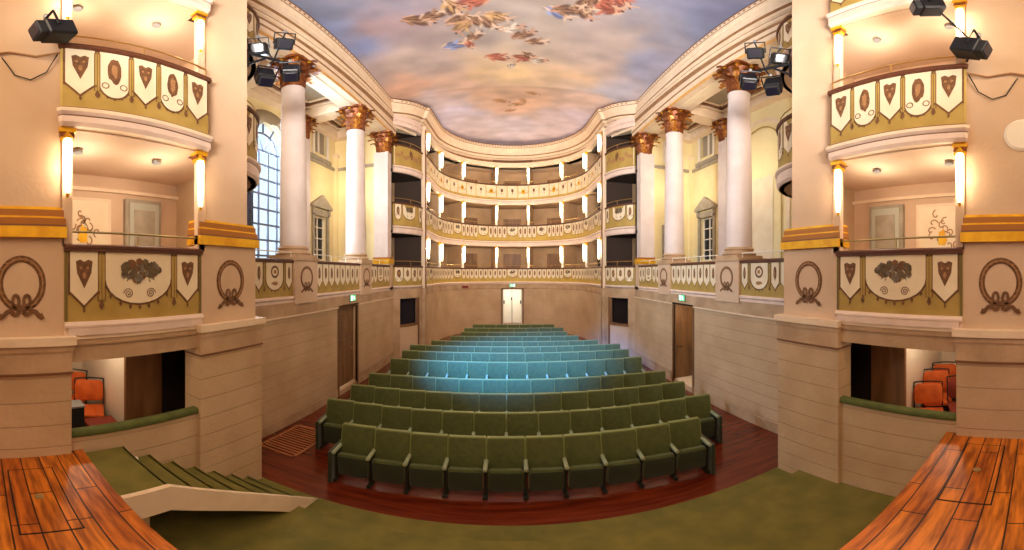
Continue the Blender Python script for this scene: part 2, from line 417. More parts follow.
flesh = [(206,160,126),(190,140,108),(214,176,142)]; hair = (70,46,36)
def figure(px, py, sc_, an, robe, shade):
    """one floating draped figure: robe folds, torso, head, arms and legs"""
    X, Y = ceil_from_px(px, py); f = rf.choice(flesh); ca, sa = math.cos(an), math.sin(an); k = sc_
    def st(u, v, ra, rb, da, c): figs.append((X+k*(u*ca-v*sa), Y+k*(u*sa+v*ca), ra*k, rb*k, an+da, c))
    st(-.16, .05, .13, .30, .5, shade); st(-.34, -.10, .10, .26, -.5, shade)
    st(-.18, -.02, .10, .27, .25, robe); st(-.38, .08, .07, .22, .9, robe); st(-.05, -.12, .06, .22, -.7, robe)
    st(.10, 0, .075, .15, 0, f); st(.27, .03, .055, .06, 0, f); st(.30, .07, .035, .055, .3, hair)
    st(.18, .16, .028, .13, 1.0, f); st(.30, -.12, .028, .13, -.6, f); st(-.48, .02, .035, .15, .3, f); st(-.42, -.20, .035, .15, -.4, f)
    st(-.10, .0, .018, .22, .35, hair); st(-.26, -.06, .016, .20, -.1, shade); st(.04, -.09, .014, .14, .2, hair)
RD, RS = (186,104,78), (128,66,50); BR, BS = (150,110,80), (92,62,46); OC, OS = (196,152,98), (130,92,58); BL, BLS = (140,150,184), (96,100,130); WH, WS = (214,196,172), (150,128,106)
for (x_, y_, k_, a_, c1, c2) in ((424,19,.9,.4,BR,BS),(438,12,.8,-.5,BR,BS),(456,10,.9,1.2,OC,BS),(468,18,.95,-.3,BR,BS),(466,4,.9,2.6,RD,RS),(480,22,.7,.8,BR,BS),(461,28,.8,2.0,OC,OS),(476,34,.7,-1.0,BR,BS),
    (459,43,.85,-.4,BL,BLS),(471,45,.5,1.2,RD,RS),(492,24,.8,.9,BR,BS),(503,17,.8,.3,OC,OS),(516,27,.75,-.4,WH,WS),(527,33,.8,-.7,BR,BS),(540,41,.7,-.2,BR,BS),
    (503,57,.9,.1,RD,RS),(518,58,.9,2.9,RD,RS),(530,56,.6,.7,BR,BS),(541,60,.65,-.3,WH,WS),(512,64,.5,-1.4,WH,WS),(563,14,.85,.5,BL,BLS),(575,9,.9,-.3,BR,BS),(588,14,.8,.8,BR,BS),(600,8,.9,2.8,RD,RS),(613,5,.9,.2,RD,RS),(625,1,.8,.6,RD,RS),(585,3,.8,1.8,BR,BS),
    (504,106,.8,.2,(206,154,112),(184,132,94)),(515,110,.8,2.6,(204,150,108),(186,136,98)),(524,106,.6,1.0,(208,160,118),(188,140,104)),(535,96,.7,.3,(202,156,112),(184,136,94)),(512,116,.6,-.6,(206,156,120),(188,138,104))):
    figure(x_, y_, k_, a_, c1, c2)
nx, ny = 280, 460; X = np.linspace(-5.0, 5.0, nx); Y = np.linspace(-1.0, 19.2, ny); GX, GY = np.meshgrid(X, Y)
wob = np.array([[noise.noise((x*0.7, y*0.7, 1.3))*0.9+noise.noise((x*1.9, y*1.9, 5.1))*0.35 for x in X] for y in Y])
wob2 = np.array([[noise.noise((x*0.7, y*0.7, 9.3))*0.9+noise.noise((x*1.9, y*1.9, 2.1))*0.35 for x in X] for y in Y])
PX_, PY_ = GX+wob*0.8, GY+wob2*0.8
D = ((PX_[..., None]-cp[:, 0])**2+(PY_[..., None]-cp[:, 1])**2+0.12)**-1.6
img = (D[..., None]*cc).sum(2)/D.sum(2)[..., None]
tone = np.array([[noise.noise((x*1.3, y*2.2, 4.4)) for x in X] for y in Y]); img *= (1+0.10*tone)[..., None]
for (fx, fy, ra, rb, an, c) in figs:
    dx, dy = GX-fx, GY-fy; u = dx*math.cos(an)+dy*math.sin(an); v = -dx*math.sin(an)+dy*math.cos(an)
    k = np.clip(1.25-np.sqrt((u/rb)**2+(v/ra)**2), 0, 0.4)/0.4*0.9
    img = img*(1-k[..., None])+np.array(c)*k[..., None]
img = np.clip(img*np.array([1.0, 1.03, 1.10]), 0, 250)/255; img = np.where(img <= 0.04045, img/12.92, ((img+0.055)/1.055)**2.4)
f1_ = np.clip((GY-11.5)/1.5, 0, 1); f2_ = np.clip((GY-13)/3, 0, 1); ZC = 10.19+.25*f1_+.20*f2_+0.30*np.clip(1-(GX/4.4)**2, 0, 1)
verts = np.stack([GX.ravel(), GY.ravel(), ZC.ravel()], 1)
idx = np.arange(nx*ny).reshape(ny, nx); fc = np.stack([idx[:-1, :-1].ravel(), idx[1:, :-1].ravel(), idx[1:, 1:].ravel(), idx[:-1, 1:].ravel()], 1)
me = bpy.data.meshes.new('ceiling'); me.from_pydata(verts.tolist(), [], fc.tolist()); me.polygons.foreach_set('use_smooth', [True]*len(fc))
ca = me.color_attributes.new('fresco', 'FLOAT_COLOR', 'POINT')
ca.data.foreach_set('color', np.concatenate([img.reshape(-1, 3), np.ones((nx*ny, 1))], 1).ravel())
fm = bpy.data.materials.new('painted_sky_fresco'); fm.use_nodes = True; nt = fm.node_tree
at = nt.nodes.new('ShaderNodeAttribute'); at.attribute_name = 'fresco'; nz = nt.nodes.new('ShaderNodeTexNoise'); ge = nt.nodes.new('ShaderNodeNewGeometry')
nz.inputs['Scale'].default_value = 1.6; nz.inputs['Detail'].default_value = 6; nt.links.new(ge.outputs['Position'], nz.inputs['Vector'])
mr = nt.nodes.new('ShaderNodeMapRange'); mr.inputs[1].default_value = 0.3; mr.inputs[2].default_value = 0.7; mr.inputs[3].default_value = 0.90; mr.inputs[4].default_value = 1.10
nt.links.new(nz.outputs['Fac'], mr.inputs[0]); vm = nt.nodes.new('ShaderNodeVectorMath'); vm.operation = 'SCALE'
nt.links.new(at.outputs['Color'], vm.inputs[0]); nt.links.new(mr.outputs[0], vm.inputs['Scale']); nt.links.new(vm.outputs[0], nt.nodes['Principled BSDF'].inputs['Base Color'])
nt.nodes['Principled BSDF'].inputs['Roughness'].default_value = 0.85
me.materials.append(fm); co = bpy.data.objects.new('ceiling', me); COL.objects.link(co); struct(co)
# outer shell so daylight only comes in by the window
b = MB(); b.box((-9, -7, 11.6), (9, 23, 11.75), 'boxdark'); struct(b.build('roof_slab'))
b = MB(); b.box((-9, -7.2, -0.3), (9, -7, 11.7), 'boxdark'); struct(b.build('wall_stage_back'))
for s, nm in ((-1, 'wall_stage_left'), (1, 'wall_stage_right')):
    b = MB(s); b.box((7.4, -7, -0.3), (7.5, 0.1, 11.7), 'boxdark'); struct(b.build(nm))
b = MB(); b.box((-9, 22.8, -0.3), (9, 23, 11.7), 'boxdark'); struct(b.build('wall_foyer_back'))

# ------------------------------------------------------------ painted ornament kit, drawn in (u, z) on a surface F(u, z, d)
D1, D2, D3, D4 = 0.004, 0.007, 0.010, 0.013
def ell(cu, cz, ru, rz, n=16, a0=0, a1=360): return [(cu+ru*math.cos(R(a0+(a1-a0)*k/n)), cz+rz*math.sin(R(a0+(a1-a0)*k/n))) for k in range(n+(0 if a1-a0 >= 360 else 1))]
def strip(b, F, pts, w, d, m, closed=False):
    n = len(pts); L_ = []
    for i, (u, z) in enumerate(pts):
        p0 = pts[(i-1) % n] if closed or i > 0 else pts[i]; p1 = pts[(i+1) % n] if closed or i < n-1 else pts[i]
        dx, dz = p1[0]-p0[0], p1[1]-p0[1]; l = math.hypot(dx, dz) or 1; ww = w[i] if isinstance(w, list) else w
        L_.append(((u-dz/l*ww/2, z+dx/l*ww/2), (u+dz/l*ww/2, z-dx/l*ww/2)))
    vs = [];
    for a, c in L_: vs += [F(*a, d), F(*c, d)]
    fs = [(2*i, 2*i+1, 2*i+3, 2*i+2) for i in range(n-1)]
    if closed: fs.append((2*n-2, 2*n-1, 1, 0))
    b.add(vs, fs, m)
def fuzzy(cu, cz, ru, rz, n, seed, k=0.3):
    q = random.Random(seed); return [(cu+ru*(1+q.uniform(-k, k))*math.cos(2*PI*i/n), cz+rz*(1+q.uniform(-k, k))*math.sin(2*PI*i/n)) for i in range(n)]
def tassel(b, F, u, z, s=1.0):
    b.poly(F, [(u-.006*s, z), (u+.006*s, z), (u+.016*s, z-.035*s), (u, z-.06*s), (u-.016*s, z-.035*s)], D3, 'orn')
def outline(pts, k):
    cu = sum(p[0] for p in pts)/len(pts); cz = sum(p[1] for p in pts)/len(pts); out = []
    for (u, z) in pts:
        l = math.hypot(u-cu, z-cz) or 1; out.append((u+(u-cu)/l*k, z+(z-cz)/l*k))
    return out
def shield_cell(b, F, u0, u1, zt, zm, zb, emblem='mask', seed=0, field='cream', lw=0.022):
    uc = (u0+u1)/2; pts = [(u0, zm), (u0, zt), (u1, zt), (u1, zm), (uc, zb)]
    b.poly(F, [(u0-lw, zm-lw*.4), (u0-lw, zt), (u1+lw, zt), (u1+lw, zm-lw*.4), (uc, zb-lw*1.5)], D1, 'orn'); b.poly(F, pts, D2, field)
    s = (u1-u0); tassel(b, F, uc, zb-lw, s*3.2); tassel(b, F, u0-lw/2, zm, s*2.4); tassel(b, F, u1+lw/2, zm, s*2.4)
    hz = (zt-zb)
    e = (uc, zt-hz*0.40)
    if emblem == 'mask':
        w_, h_ = s*0.30, hz*0.22
        b.poly(F, [(e[0]-w_, e[1]+h_), (e[0]-w_*.5, e[1]+h_*1.15), (e[0], e[1]+h_*.95), (e[0]+w_*.5, e[1]+h_*1.15), (e[0]+w_, e[1]+h_), (e[0]+w_*.85, e[1]), (e[0]+w_*.4, e[1]-h_*.7), (e[0], e[1]-h_*1.3), (e[0]-w_*.4, e[1]-h_*.7), (e[0]-w_*.85, e[1])], D3, 'orn')
        b.poly(F, ell(e[0]-w_*.4, e[1]+h_*.45, w_*.2, h_*.14, 6), D4, 'orn2'); b.poly(F, ell(e[0]+w_*.4, e[1]+h_*.45, w_*.2, h_*.14, 6), D4, 'orn2'); b.poly(F, ell(e[0], e[1]-h_*.2, w_*.25, h_*.3, 6), D4, 'orn2')
    else:
        b.poly(F, fuzzy(e[0], e[1], s*.2, hz*.25, 12, seed, .15), D3, 'orn'); b.poly(F, ell(e[0], e[1], s*.08, hz*.14, 8), D4, 'orn2')
def round_cell(b, F, u0, u1, zt, zm, zb, emblem='urn', seed=0, lw=0.022, n=12):
    uc = (u0+u1)/2; ru = (u1-u0)/2
    def shape(e): return [(u0-e, zt), (u1+e, zt)]+[(uc+(ru+e)*math.cos(R(-180*k/n)), zm+(zm-zb+e)*math.sin(R(-180*k/n))) for k in range(n+1)]
    b.poly(F, shape(lw), D1, 'orn'); b.poly(F, shape(0), D2, 'cream')
    s = (u1-u0); hz = zt-zb; e = (uc, zt-hz*.42)
    if emblem == 'urn':
        b.poly(F, fuzzy(e[0], e[1], s*.24, hz*.28, 18, seed, .14), D3, 'orn'); b.poly(F, fuzzy(e[0], e[1], s*.12, hz*.16, 11, seed+5, .3), D4, 'orn2')
        for q in (-1, 1):
            strip(b, F, ell(uc+q*ru*.62, zm-(zm-zb)*.15, .030*s/.25, .030*s/.25, 10), .010*s/.25, D3, 'orn', True)
        tassel(b, F, uc, zb, s*2.4); tassel(b, F, uc-ru*.5, zb+.012, s*2); tassel(b, F, uc+ru*.5, zb+.012, s*2)
    elif emblem == 'bouquet':
        q = random.Random(seed)
        for i in range(46):
            a = q.uniform(0, 2*PI); rr = math.sqrt(q.random()); x = uc+rr*s*.27*math.cos(a); z = zt-hz*.34+rr*hz*.19*math.sin(a)
            b.poly(F, fuzzy(x, z, q.uniform(.025, .05)*s/.7, q.uniform(.025, .045)*s/.7, 8, seed+i, .25), D3+i*0.0002, ('flower', 'flower', 'flowerblue', 'orn')[i % 4])
        for i in range(14):
            a = q.uniform(0, 2*PI); x = uc+s*.27*math.cos(a); z = zt-hz*.36+hz*.20*math.sin(a)
            strip(b, F, [(x, z), (x+.05*s*math.cos(a), z+.05*s*math.sin(a))], [.018*s, .004*s], D3, 'flower')
        for qq in (-1, 1):
            sp = [(uc+qq*(s*.17+.072*s*(1-k/26)*math.cos(k*.55)), zb+hz*.20+.072*s*(1-k/26)*math.sin(k*.55)) for k in range(25)]
            strip(b, F, sp, .013*s, D3, 'orn')
        for k in range(7):
            t = -0.9+1.8*k/6; tassel(b, F, uc+ru*t*.95, zm-(zm-zb)*math.sqrt(1-(t*.95)**2)-.005, 1.1)
    elif emblem == 'wreath':
        rr_ = min(hz*.20, s*.2); strip(b, F, ell(uc, zt-hz*.34, rr_, rr_, 18), rr_*.42, D3, 'orn', True); b.poly(F, fuzzy(uc, zt-hz*.34, rr_*.45, rr_*.45, 10, seed, .25), D4, 'orn2')
        b.poly(F, fuzzy(uc, zb+hz*.24, s*.2, hz*.07, 12, seed, .25), D3, 'orn2')
        for k in range(5): t = -.8+1.6*k/4; tassel(b, F, uc+ru*t, zm-(zm-zb)*math.sqrt(1-t*t), 1.0)
def bar(b, F, u, zt, zb, w_=0.03):
    w_ *= 1.25; b.poly(F, [(u-w_/2-.010, zb), (u-w_/2-.010, zt), (u+w_/2+.010, zt), (u+w_/2+.010, zb)], D2+.001, 'orn'); b.poly(F, [(u-w_/2, zb+.004), (u-w_/2, zt-.01), (u+w_/2, zt-.01), (u+w_/2, zb+.004)], D3, 'olive'); strip(b, F, [(u, zb+.01), (u, zt-.02)], .006, D4, 'orn'); tassel(b, F, u, zb, 1.6)
def wreath(b, F, cu, cz, ru, rz, k=1.0):
    """laurel ring in relief with bow and fluttering ribbon"""
    n = 40; ring = ell(cu, cz, ru, rz, n)
    strip(b, F, ring, .064*k, D1, 'orn', True); strip(b, F, ring, .016*k, D4, 'orn2', True)
    for i in range(n):
        a = 2*PI*i/n; t = a+ (PI/2-.55 if math.cos(a) < 0 else PI/2+.55)
        u, z = cu+ru*math.cos(a), cz+rz*math.sin(a)
        for q in (-1, 1):
            dx, dz = math.cos(a+q*.9)*.050*k*q, math.sin(a+q*.9)*.050*k*q
            b.poly(F, [(u, z-.006*k), (u+dx, z+dz), (u, z+.008*k)], D3, 'orn' if i % 2 else 'orn2')
    zb = cz-rz
    for q in (-1, 1):
        strip(b, F, ell(cu+q*ru*.26, zb+rz*.30, ru*.15, rz*.25, 12), 0.030*k, D4, 'orn', True)
        pts = [(cu+q*ru*(.08+.95*t), zb-.03*k-rz*.10*math.sin(t*9)-rz*.12*t) for t in [i/10 for i in range(11)]]
        strip(b, F, pts, [.042*k*(1 if i < 9 else 1.5) for i in range(11)], D4, 'orn')
    b.poly(F, ell(cu, zb, .03*k, .03*k, 10), D4+.002, 'orn')
def frieze(b, F, u0, u1, zt, zb, cw, kinds='ab', seed=0, lw=0.010, bars=True):
    """field of olive with a row of alternating cream pendants"""
    n = max(1, round((u1-u0)/cw)); cw = (u1-u0)/n; h = zt-zb
    for i in range(n):
        a, c = u0+i*cw+cw*.06, u0+(i+1)*cw-cw*.06; k = kinds[i % len(kinds)]
        if k == 'a': shield_cell(b, F, a, c, zt-h*.02, zb+h*.40, zb+h*.20, 'mask', seed+i, lw=lw)
        elif k == 'b': round_cell(b, F, a, c, zt-h*.02, zb+h*.40, zb+h*.20, 'urn', seed+i, lw=lw, n=8)
        elif k == 'u': shield_cell(b, F, a, c, zt-h*.02, zb+h*.40, zb+h*.20, 'oval', seed+i, lw=lw)
        if bars and i: bar(b, F, u0+i*cw, zt-h*.04, zb+h*.34, cw*.10)

def parapet_mesh(P, t, u0=None, u1=None, depth=0.10, face='olive', warm=False):
    """balcony front along P for tier t: panel, top cap, under-moulding"""
    R_, B, S = RAIL[t], BOT[t], SOF[t]; b = MB(); body = [(0, B), (0, R_-.07), (-depth, R_-.07), (-depth, B)]
    b.sweep(P, body, face, u0, u1)
    return b
def balcony(name, P, t, label, decorate, sx=1, rail_h=0.12, u0=None, u1=None, cap='redbrown', face='olive', soffit=True, railmat='brasswarm', lower=True):
    R_, B, S = RAIL[t], BOT[t], SOF[t]; parts = []
    b = MB(sx); b.sweep(P, [(0, B), (0, R_-.07), (-.10, R_-.07), (-.10, B)], face, u0, u1); decorate(b, P.F(), R_-.08, B+.01)
    parts.append(b.build('painted_panel'))
    b = MB(sx); b.sweep(P, [(.0, R_-.095), (.03, R_-.09), (.03, R_-.065, 'line'), (.04, R_-.06), (.04, R_-.035), (.02, R_-.03), (-.0, R_-.02), (-.12, R_-.02), (-.12, R_-.095)], cap, u0, u1); parts.append(b.build('top_cap'))
    if lower:
        b = MB(sx); b.sweep(P, [(-.10, B+.0), (.02, B+.0, 'line'), (.025, B-.02), (.06, B-.03, 'mould'), (.06, B-.07), (.03, B-.10, 'line'), (.03, B-.115), (.03, S+.04), (.0, S, 'mould'), (-.10, S)] if t else
                               [(-.10, B), (.03, B), (.05, B-.03), (.05, B-.05), (.02, B-.08), (.02, S), (-.10, S)], 'mouldpink', u0, u1); parts.append(b.build('under_moulding'))
    b = MB(sx); us = P.samples(u0, u1); L0, L1 = us[0], us[-1]
    b.tube([P.at(u, -.03, R_+rail_h) for u in us], .012, railmat)
    n = max(1, round((L1-L0)/0.9))
    for i in range(n+1):
        u = L0+.02+(L1-L0-.04)*i/n; b.tube([P.at(u, -.03, R_-.03), P.at(u, -.03, R_+rail_h)], .009, railmat)
    parts.append(b.build('handrail'))
    mid = P.at((L0+L1)/2, 0, B)
    return thing_at(name, (mid[0]*sx, mid[1], B), label, 'balcony', parts)

# ------------------------------------------------------------ near proscenium boxes and piers (both sides)
SIDE = {-1: 'left', 1: 'right'}
def Fx(x0, z_dir=1):
    """plane X = x0 facing the axis on the +X side: u = Y, d moves towards the axis"""
    return lambda u, z, d: (x0-d, u, z)
def pier(sx, y0, y1, shaft, label, wc, jamb):
    nm = SIDE[sx]; parts = []
    b = MB(sx); b.box((XP-.06, y0-.03, 0), (XP+.24, y1+.06, 2.66), 'stone'); parts.append(b.build('pier_base'))
    b = MB(sx); P = Path([(XP-.06, y0-.03), (XP-.06, y1+.06)][::-1])
    b.box((XP-.10, y0-.05, 2.62), (XP+.24, y1+.10, 2.70), 'mould'); b.box((XP-.08, y0-.04, 2.56), (XP+.24, y1+.08, 2.62), 'band'); b.box((XP-.075, y0-.04, 2.33), (XP+.24, y1+.07, 2.355), 'line')
    b.box((XP-.068, y0-.035, 2.355), (XP+.24, y1+.065, 2.56), 'band')
    parts.append(b.build('string_course'))
    b = MB(sx); b.box((XP, y0, 2.70), (XP+.22, y1, 3.63), 'plaster'); wreath(b, Fx(XP), wc, 3.20, .20, .23, 1.0); parts.append(b.build('pedestal'))
    b = MB(sx); b.box((XP-.05, y0-.02, 3.63), (XP+.22, y1+.02, 3.735), 'gold'); b.box((XP-.035, y0-.015, 3.735), (XP+.22, y1+.015, 3.755), 'line')
    b.box((XP-.03, y0-.012, 3.755), (XP+.22, y1+.012, 3.815), 'goldshade'); b.box((XP-.015, y0-.0, 3.815), (XP+.22, y1+.0, 3.835), 'gold'); b.box((XP-.005, y0+.0, 3.835), (XP+.22, y1-.0, 3.90), 'goldshade'); b.box((XP+.01, y0+.01, 3.90), (XP+.22, y1-.01, 3.93), 'gold')
    parts.append(b.build('gilded_base'))
    b = MB(sx); b.box((XP+.03, shaft[0], 3.93), (XP+.22, shaft[1], 11.0), 'plaster'); parts.append(b.build('pier_shaft'))
    return thing_at('pier', (sx*(XP+.1), (y0+y1)/2, 0), label, 'pier', parts)
for sx in (-1, 1):
    nm = SIDE[sx]
    pier(sx, -0.6, 0.765, (-0.6, 0.74), f'massive cream pier with painted laurel wreath rising from the stage boards at far {nm} edge', 0.36, 0)
    pier(sx, 2.33, 3.27, (2.45, 3.14), f'cream pier with laurel wreath and gilded base between stage boxes and {nm} columns', 2.82, 0)
    # wall above / below the openings of the stage boxes
    b = MB(sx); b.box((XP, 0.80, 0), (XP+.08, 2.36, 1.63), 'stone'); b.box((XP, 0.80, 2.43), (XP+.35, 2.36, 2.82), 'band')
    b.box((XP+.35, 0.80, 2.6), (XP+3.0, 3.2, 2.80), 'boxwall')
    b.box((XP-.03, 0.80, 2.66), (XP, 2.33, 2.70), 'mould'); b.box((XP-.045, 0.80, 2.70), (XP, 2.33, 2.79), 'mouldpink'); b.box((XP-.02, 0.8, 2.60), (XP, 2.33, 2.66), 'band')
    struct(b.build('wall_'+nm))
    b = MB(sx); b.rbox((XP-.03, 0.82, 1.59), (XP+.09, 2.34, 1.67), .03, 'sill'); tag(b.build('padded_sill'), f'green velvet padded sill of the low box opening on the {nm} beside the stage', 'sill')
    # low room with chairs
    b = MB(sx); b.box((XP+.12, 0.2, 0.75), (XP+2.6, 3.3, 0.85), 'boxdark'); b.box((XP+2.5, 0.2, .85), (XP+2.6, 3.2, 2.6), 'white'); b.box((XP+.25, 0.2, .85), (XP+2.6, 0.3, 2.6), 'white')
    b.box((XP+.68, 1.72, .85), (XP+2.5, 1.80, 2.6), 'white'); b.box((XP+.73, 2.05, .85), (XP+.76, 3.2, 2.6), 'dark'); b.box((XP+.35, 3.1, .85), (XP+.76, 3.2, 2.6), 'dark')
    struct(b.build('wall_low_box_'+nm))
    b = MB(sx); b.box((XP+.66, 1.71, .85), (XP+.72, 2.22, 2.6), 'doorbrown'); struct(b.build('door_1' if sx < 0 else 'door_2'))
    light('low_box_lamp', 'POINT', (sx*(XP+1.0), 1.2, 2.5), 13, WARM2, 0.05)
    # box rooms of the tiers
    for t in range(3):
        z0 = SOF[t]+.05 if t else 2.80; z1 = SOF[t+1]+.02 if t < 2 else 9.6
        b = MB(sx)
        b.box((XP+.0, 0.80, z1-.04 if t < 2 else 9.4), (XP+.24, 2.33, z1+.06), 'plaster'); b.box((XP+.24, -.5, z1-.04 if t < 2 else 9.4), (XP+2.7, 3.2, z1+.06), 'plaster')
        b.box((XP+1.5, 0.3, z0), (XP+1.6, 3.2, z1), 'plaster')
        b.box((XP+.6, 0.2, z0), (XP+1.6, 0.3, z1), 'plaster'); b.box((XP+.6, 3.0, z0), (XP+1.6, 3.1, z1), 'boxwall')
        b.box((XP+.24, -.5, SOF[t]), (XP+2.7, 3.2, SOF[t]+.05 if t else 2.82), 'plaster')
        b.box((XP+1.44, 0.3, z0+1.70), (XP+1.5, 3.0, z0+1.75), 'mould') if t == 0 else None
        struct(b.build('wall_box_'+nm))
    F2 = Fx(XP+1.5)
    b = MB(sx); b.box((XP+1.42, 2.05, 2.82), (XP+1.5, 2.66, 4.42), 'greytrim'); b.box((XP+1.39, 2.11, 2.82), (XP+1.42, 2.60, 4.36), 'greydoor')
    for zz in (3.0, 3.7): b.box((XP+1.38, 2.18, zz), (XP+1.39, 2.53, zz+.55), 'greytrim')
    struct(b.build('door_3' if sx < 0 else 'door_4'))
    b = MB(sx)                                        # painted wall panel with arabesques
    b.poly(F2, [(1.0, 3.0), (1.0, 4.4), (1.85, 4.4), (1.85, 3.0)], .012, 'mould'); b.poly(F2, [(1.05, 3.05), (1.05, 4.35), (1.80, 4.35), (1.80, 3.05)], .016, 'cream')
    for q in range(14):
        a = rnd.uniform(0, 6.3); u = 1.42+.26*math.cos(q*.9)*rnd.random(); z = 3.95+.3*math.sin(q*1.7)*rnd.random()
        strip(b, F2, [(u+.09*k/8*math.cos(a+k*.5), z+.09*k/8*math.sin(a+k*.5)) for k in range(9)], .02, .02, 'orn2')
    b.poly(F2, fuzzy(1.42, 3.85, .07, .14, 9, 3, .3), .024, 'gold')
    tag(b.build('painted_wall_panel'), f'pale painted arabesque panel on the rear wall of the first {nm} stage box', 'wall panel')
    # jamb pilasters with gilded capital (inside both ends of each opening)
    for t in range(3):
        zt = (SOF[t+1] if t < 2 else 9.4); zb = RAIL[t]
        for y, yn in ((0.80, 'stage'), (2.36, 'hall')):
            parts = []
            b = MB(sx); b.box((XP+.0, y-.05, zb-.05), (XP+.07, y+.05, zt-.14), 'plaster'); parts.append(b.build('pilaster_shaft'))
            b = MB(sx); b.box((XP-.02, y-.08, zt-.05), (XP+.10, y+.08, zt), 'gold'); b.box((XP-.005, y-.07, zt-.10), (XP+.095, y+.07, zt-.05), 'golddark'); b.box((XP+.0, y-.065, zt-.14), (XP+.09, y+.065, zt-.10), 'gold'); parts.append(b.build('pilaster_capital'))
            thing_at('jamb_pilaster', (sx*(XP+.13), y, zb), f'narrow cream pilaster with gilded capital, {yn} side of the {("lower","middle","upper")[t]} {nm} stage box', 'pilaster', parts)
    # balcony fronts
    P = Path([(XP, 2.33), (XP, 0.80)])
    Pm = Path([(-XP, 0.765), (-XP, 2.36)]); Pn = Path([(-XP+.03, .72)]+[(-XP+.05+.05*math.sin(PI*k/10), .74+1.68*k/10) for k in range(11)]+[(-XP+.03, 2.44)])           # left-hand version; mirrored by sx for the right
    L_ = Pm.L; Ln = Pn.L
    def dec1(b, F, zt, zb):
        h = zt-zb
        shield_cell(b, F, .06, .34, zt-.015, zb+h*.42, zb+h*.22, 'mask', 1); shield_cell(b, F, L_-.34, L_-.06, zt-.015, zb+h*.42, zb+h*.22, 'mask', 2)
        round_cell(b, F, .42, L_-.42, zt-.015, zb+h*.60, zb+h*.22, 'bouquet', 11); bar(b, F, .38, zt-.03, zb+h*.28, .05); bar(b, F, L_-.38, zt-.03, zb+h*.28, .05)
        strip(b, F, [(.02, zt), (.02, zb)], .03, D3, 'olive2'); strip(b, F, [(L_-.02, zt), (L_-.02, zb)], .03, D3, 'olive2')
    def dec2(b, F, zt, zb):
        h = zt-zb; us = [.03, .36, .71, 1.02, 1.37, Ln-.03]
        for i in range(5):
            a, c = us[i]+.025, us[i+1]-.025
            if i % 2 == 0: shield_cell(b, F, a, c, zt-.01, zb+h*.38, zb+h*.2, 'mask', i)
            else: round_cell(b, F, a, c, zt-.01, zb+h*.42, zb+h*.2, 'urn', i*3)
            if i: bar(b, F, us[i], zt-.05, zb+h*.28, .035)
    mm = -sx                                            # Pm lies on the left (x<0): mirror it for the right side
    balcony('balcony_front', Pm, 0, f'lowest {nm} stage-box balcony front painted with a flower bouquet and two masks', dec1, mm, .10, railmat='brass')
    RAIL[1] -= .10; BOT[1] -= .09
    balcony('balcony_front', Pn, 1, f'middle {nm} stage-box balcony front painted with three masks and two urns', dec2, mm, .14, railmat='brasswarm')
    RAIL[1] += .10; BOT[1] += .09
    balcony('balcony_front', Pn, 2, f'uppermost {nm} stage-box balcony front at the top edge of the picture', dec2, mm, .14)
    b = MB(sx); b.box((XP, .80, 9.4), (XP+2.7, 3.2, 11.6), 'plaster'); struct(b.build('wall_upper_'+nm))
    # wall behind box stack towards the hall
    b = MB(sx); b.box((XP+.22, 3.1, 2.70), (XO+1.2, 3.24, 11.6), 'plaster'); b.box((XP+.22, 3.1, 0), (XO+1.2, 3.24, 2.7), 'stone'); b.box((XP+.23, -0.6, 0), (XO+1.2, -0.5, 11.6), 'boxdark'); struct(b.build('wall_return_'+nm))

# ------------------------------------------------------------ lamps
def make_lamp(h, r, label, group, e):
    """downward tapering glass tube on a gilded bracket, hung on the face of a post: origin at the bracket"""
    t = thing('wall_lamp', (0, 0, 0), label, 'lamp', group)
    b = MB(); b.lathe([(r*.45, -h), (r*.62, -h*.9), (r, -h*.12), (r*.9, 0)], (0, 0, 0), 'lamp', 10); b.build('glass_shade', t, True)
    b = MB(); b.lathe([(r*1.15, 0), (r*1.25, .02), (r*.7, .05), (r*.3, .08)], (0, 0, 0), 'gold', 10)
    k_ = b.build('gilded_bracket', t, True)
    b = MB(); b.lathe([(.004, -h-.05), (r*.35, -h-.03), (r*.5, -h)], (0, 0, 0), 'gold', 8); b.build('finial', k_, True)
    l = light('lamp_bulb', 'POINT', (0, 0, -h*.5), e, (1.0, .80, .56), r*1.0, parent=t)
    return t
big = None
for sx in (-1, 1):
    for t, zt, h in ((0, 4.62, .56), (1, 6.86, .70)):
        for y, yn in ((0.79, 'stage'), (2.31, 'hall')):
            lab = f'long glowing glass lamp at the {yn} end of the {("lower","middle")[t]} {SIDE[sx]} stage box'
            if big is None: big = make_lamp(h, .042, lab, 'stage box lamps', 4.5); o = big
            else: o = dup(big, (0, 0, 0))
            o.location = (sx*(XP-.05), y, zt); o['label'] = lab

dl = None
for sx in (-1, 1):
    for t, zt in ((0, SOF[1]-.045), (1, SOF[2]-.045)):
        for y, yn in ((1.05, 'stage'), (2.05, 'hall')):
            lab = f'small round ceiling downlight at the {yn} end of the {("lower","middle")[t]} {SIDE[sx]} stage box'
            if dl is None:
                dl = thing('ceiling_downlight', (0, 0, 0), lab, 'downlight', 'stage box downlights')
                b = MB(); b.lathe([(.03, -.03), (.055, -.03), (.06, 0)], (0, 0, 0), 'grey', 14); b.build('downlight_rim', dl, True)
                b = MB(); b.lathe([(.0005, -.026), (.028, -.026)], (0, 0, 0), 'signwhite', 12); b.build('downlight_glass', dl, True)
                light('downlight_bulb', 'POINT', (0, 0, -.36), 15, (1.0, .86, .68), .04, parent=dl); o = dl
            else: o = dup(dl, (0, 0, 0))
            o.location = (sx*(XP+.5), y, zt); o['label'] = lab

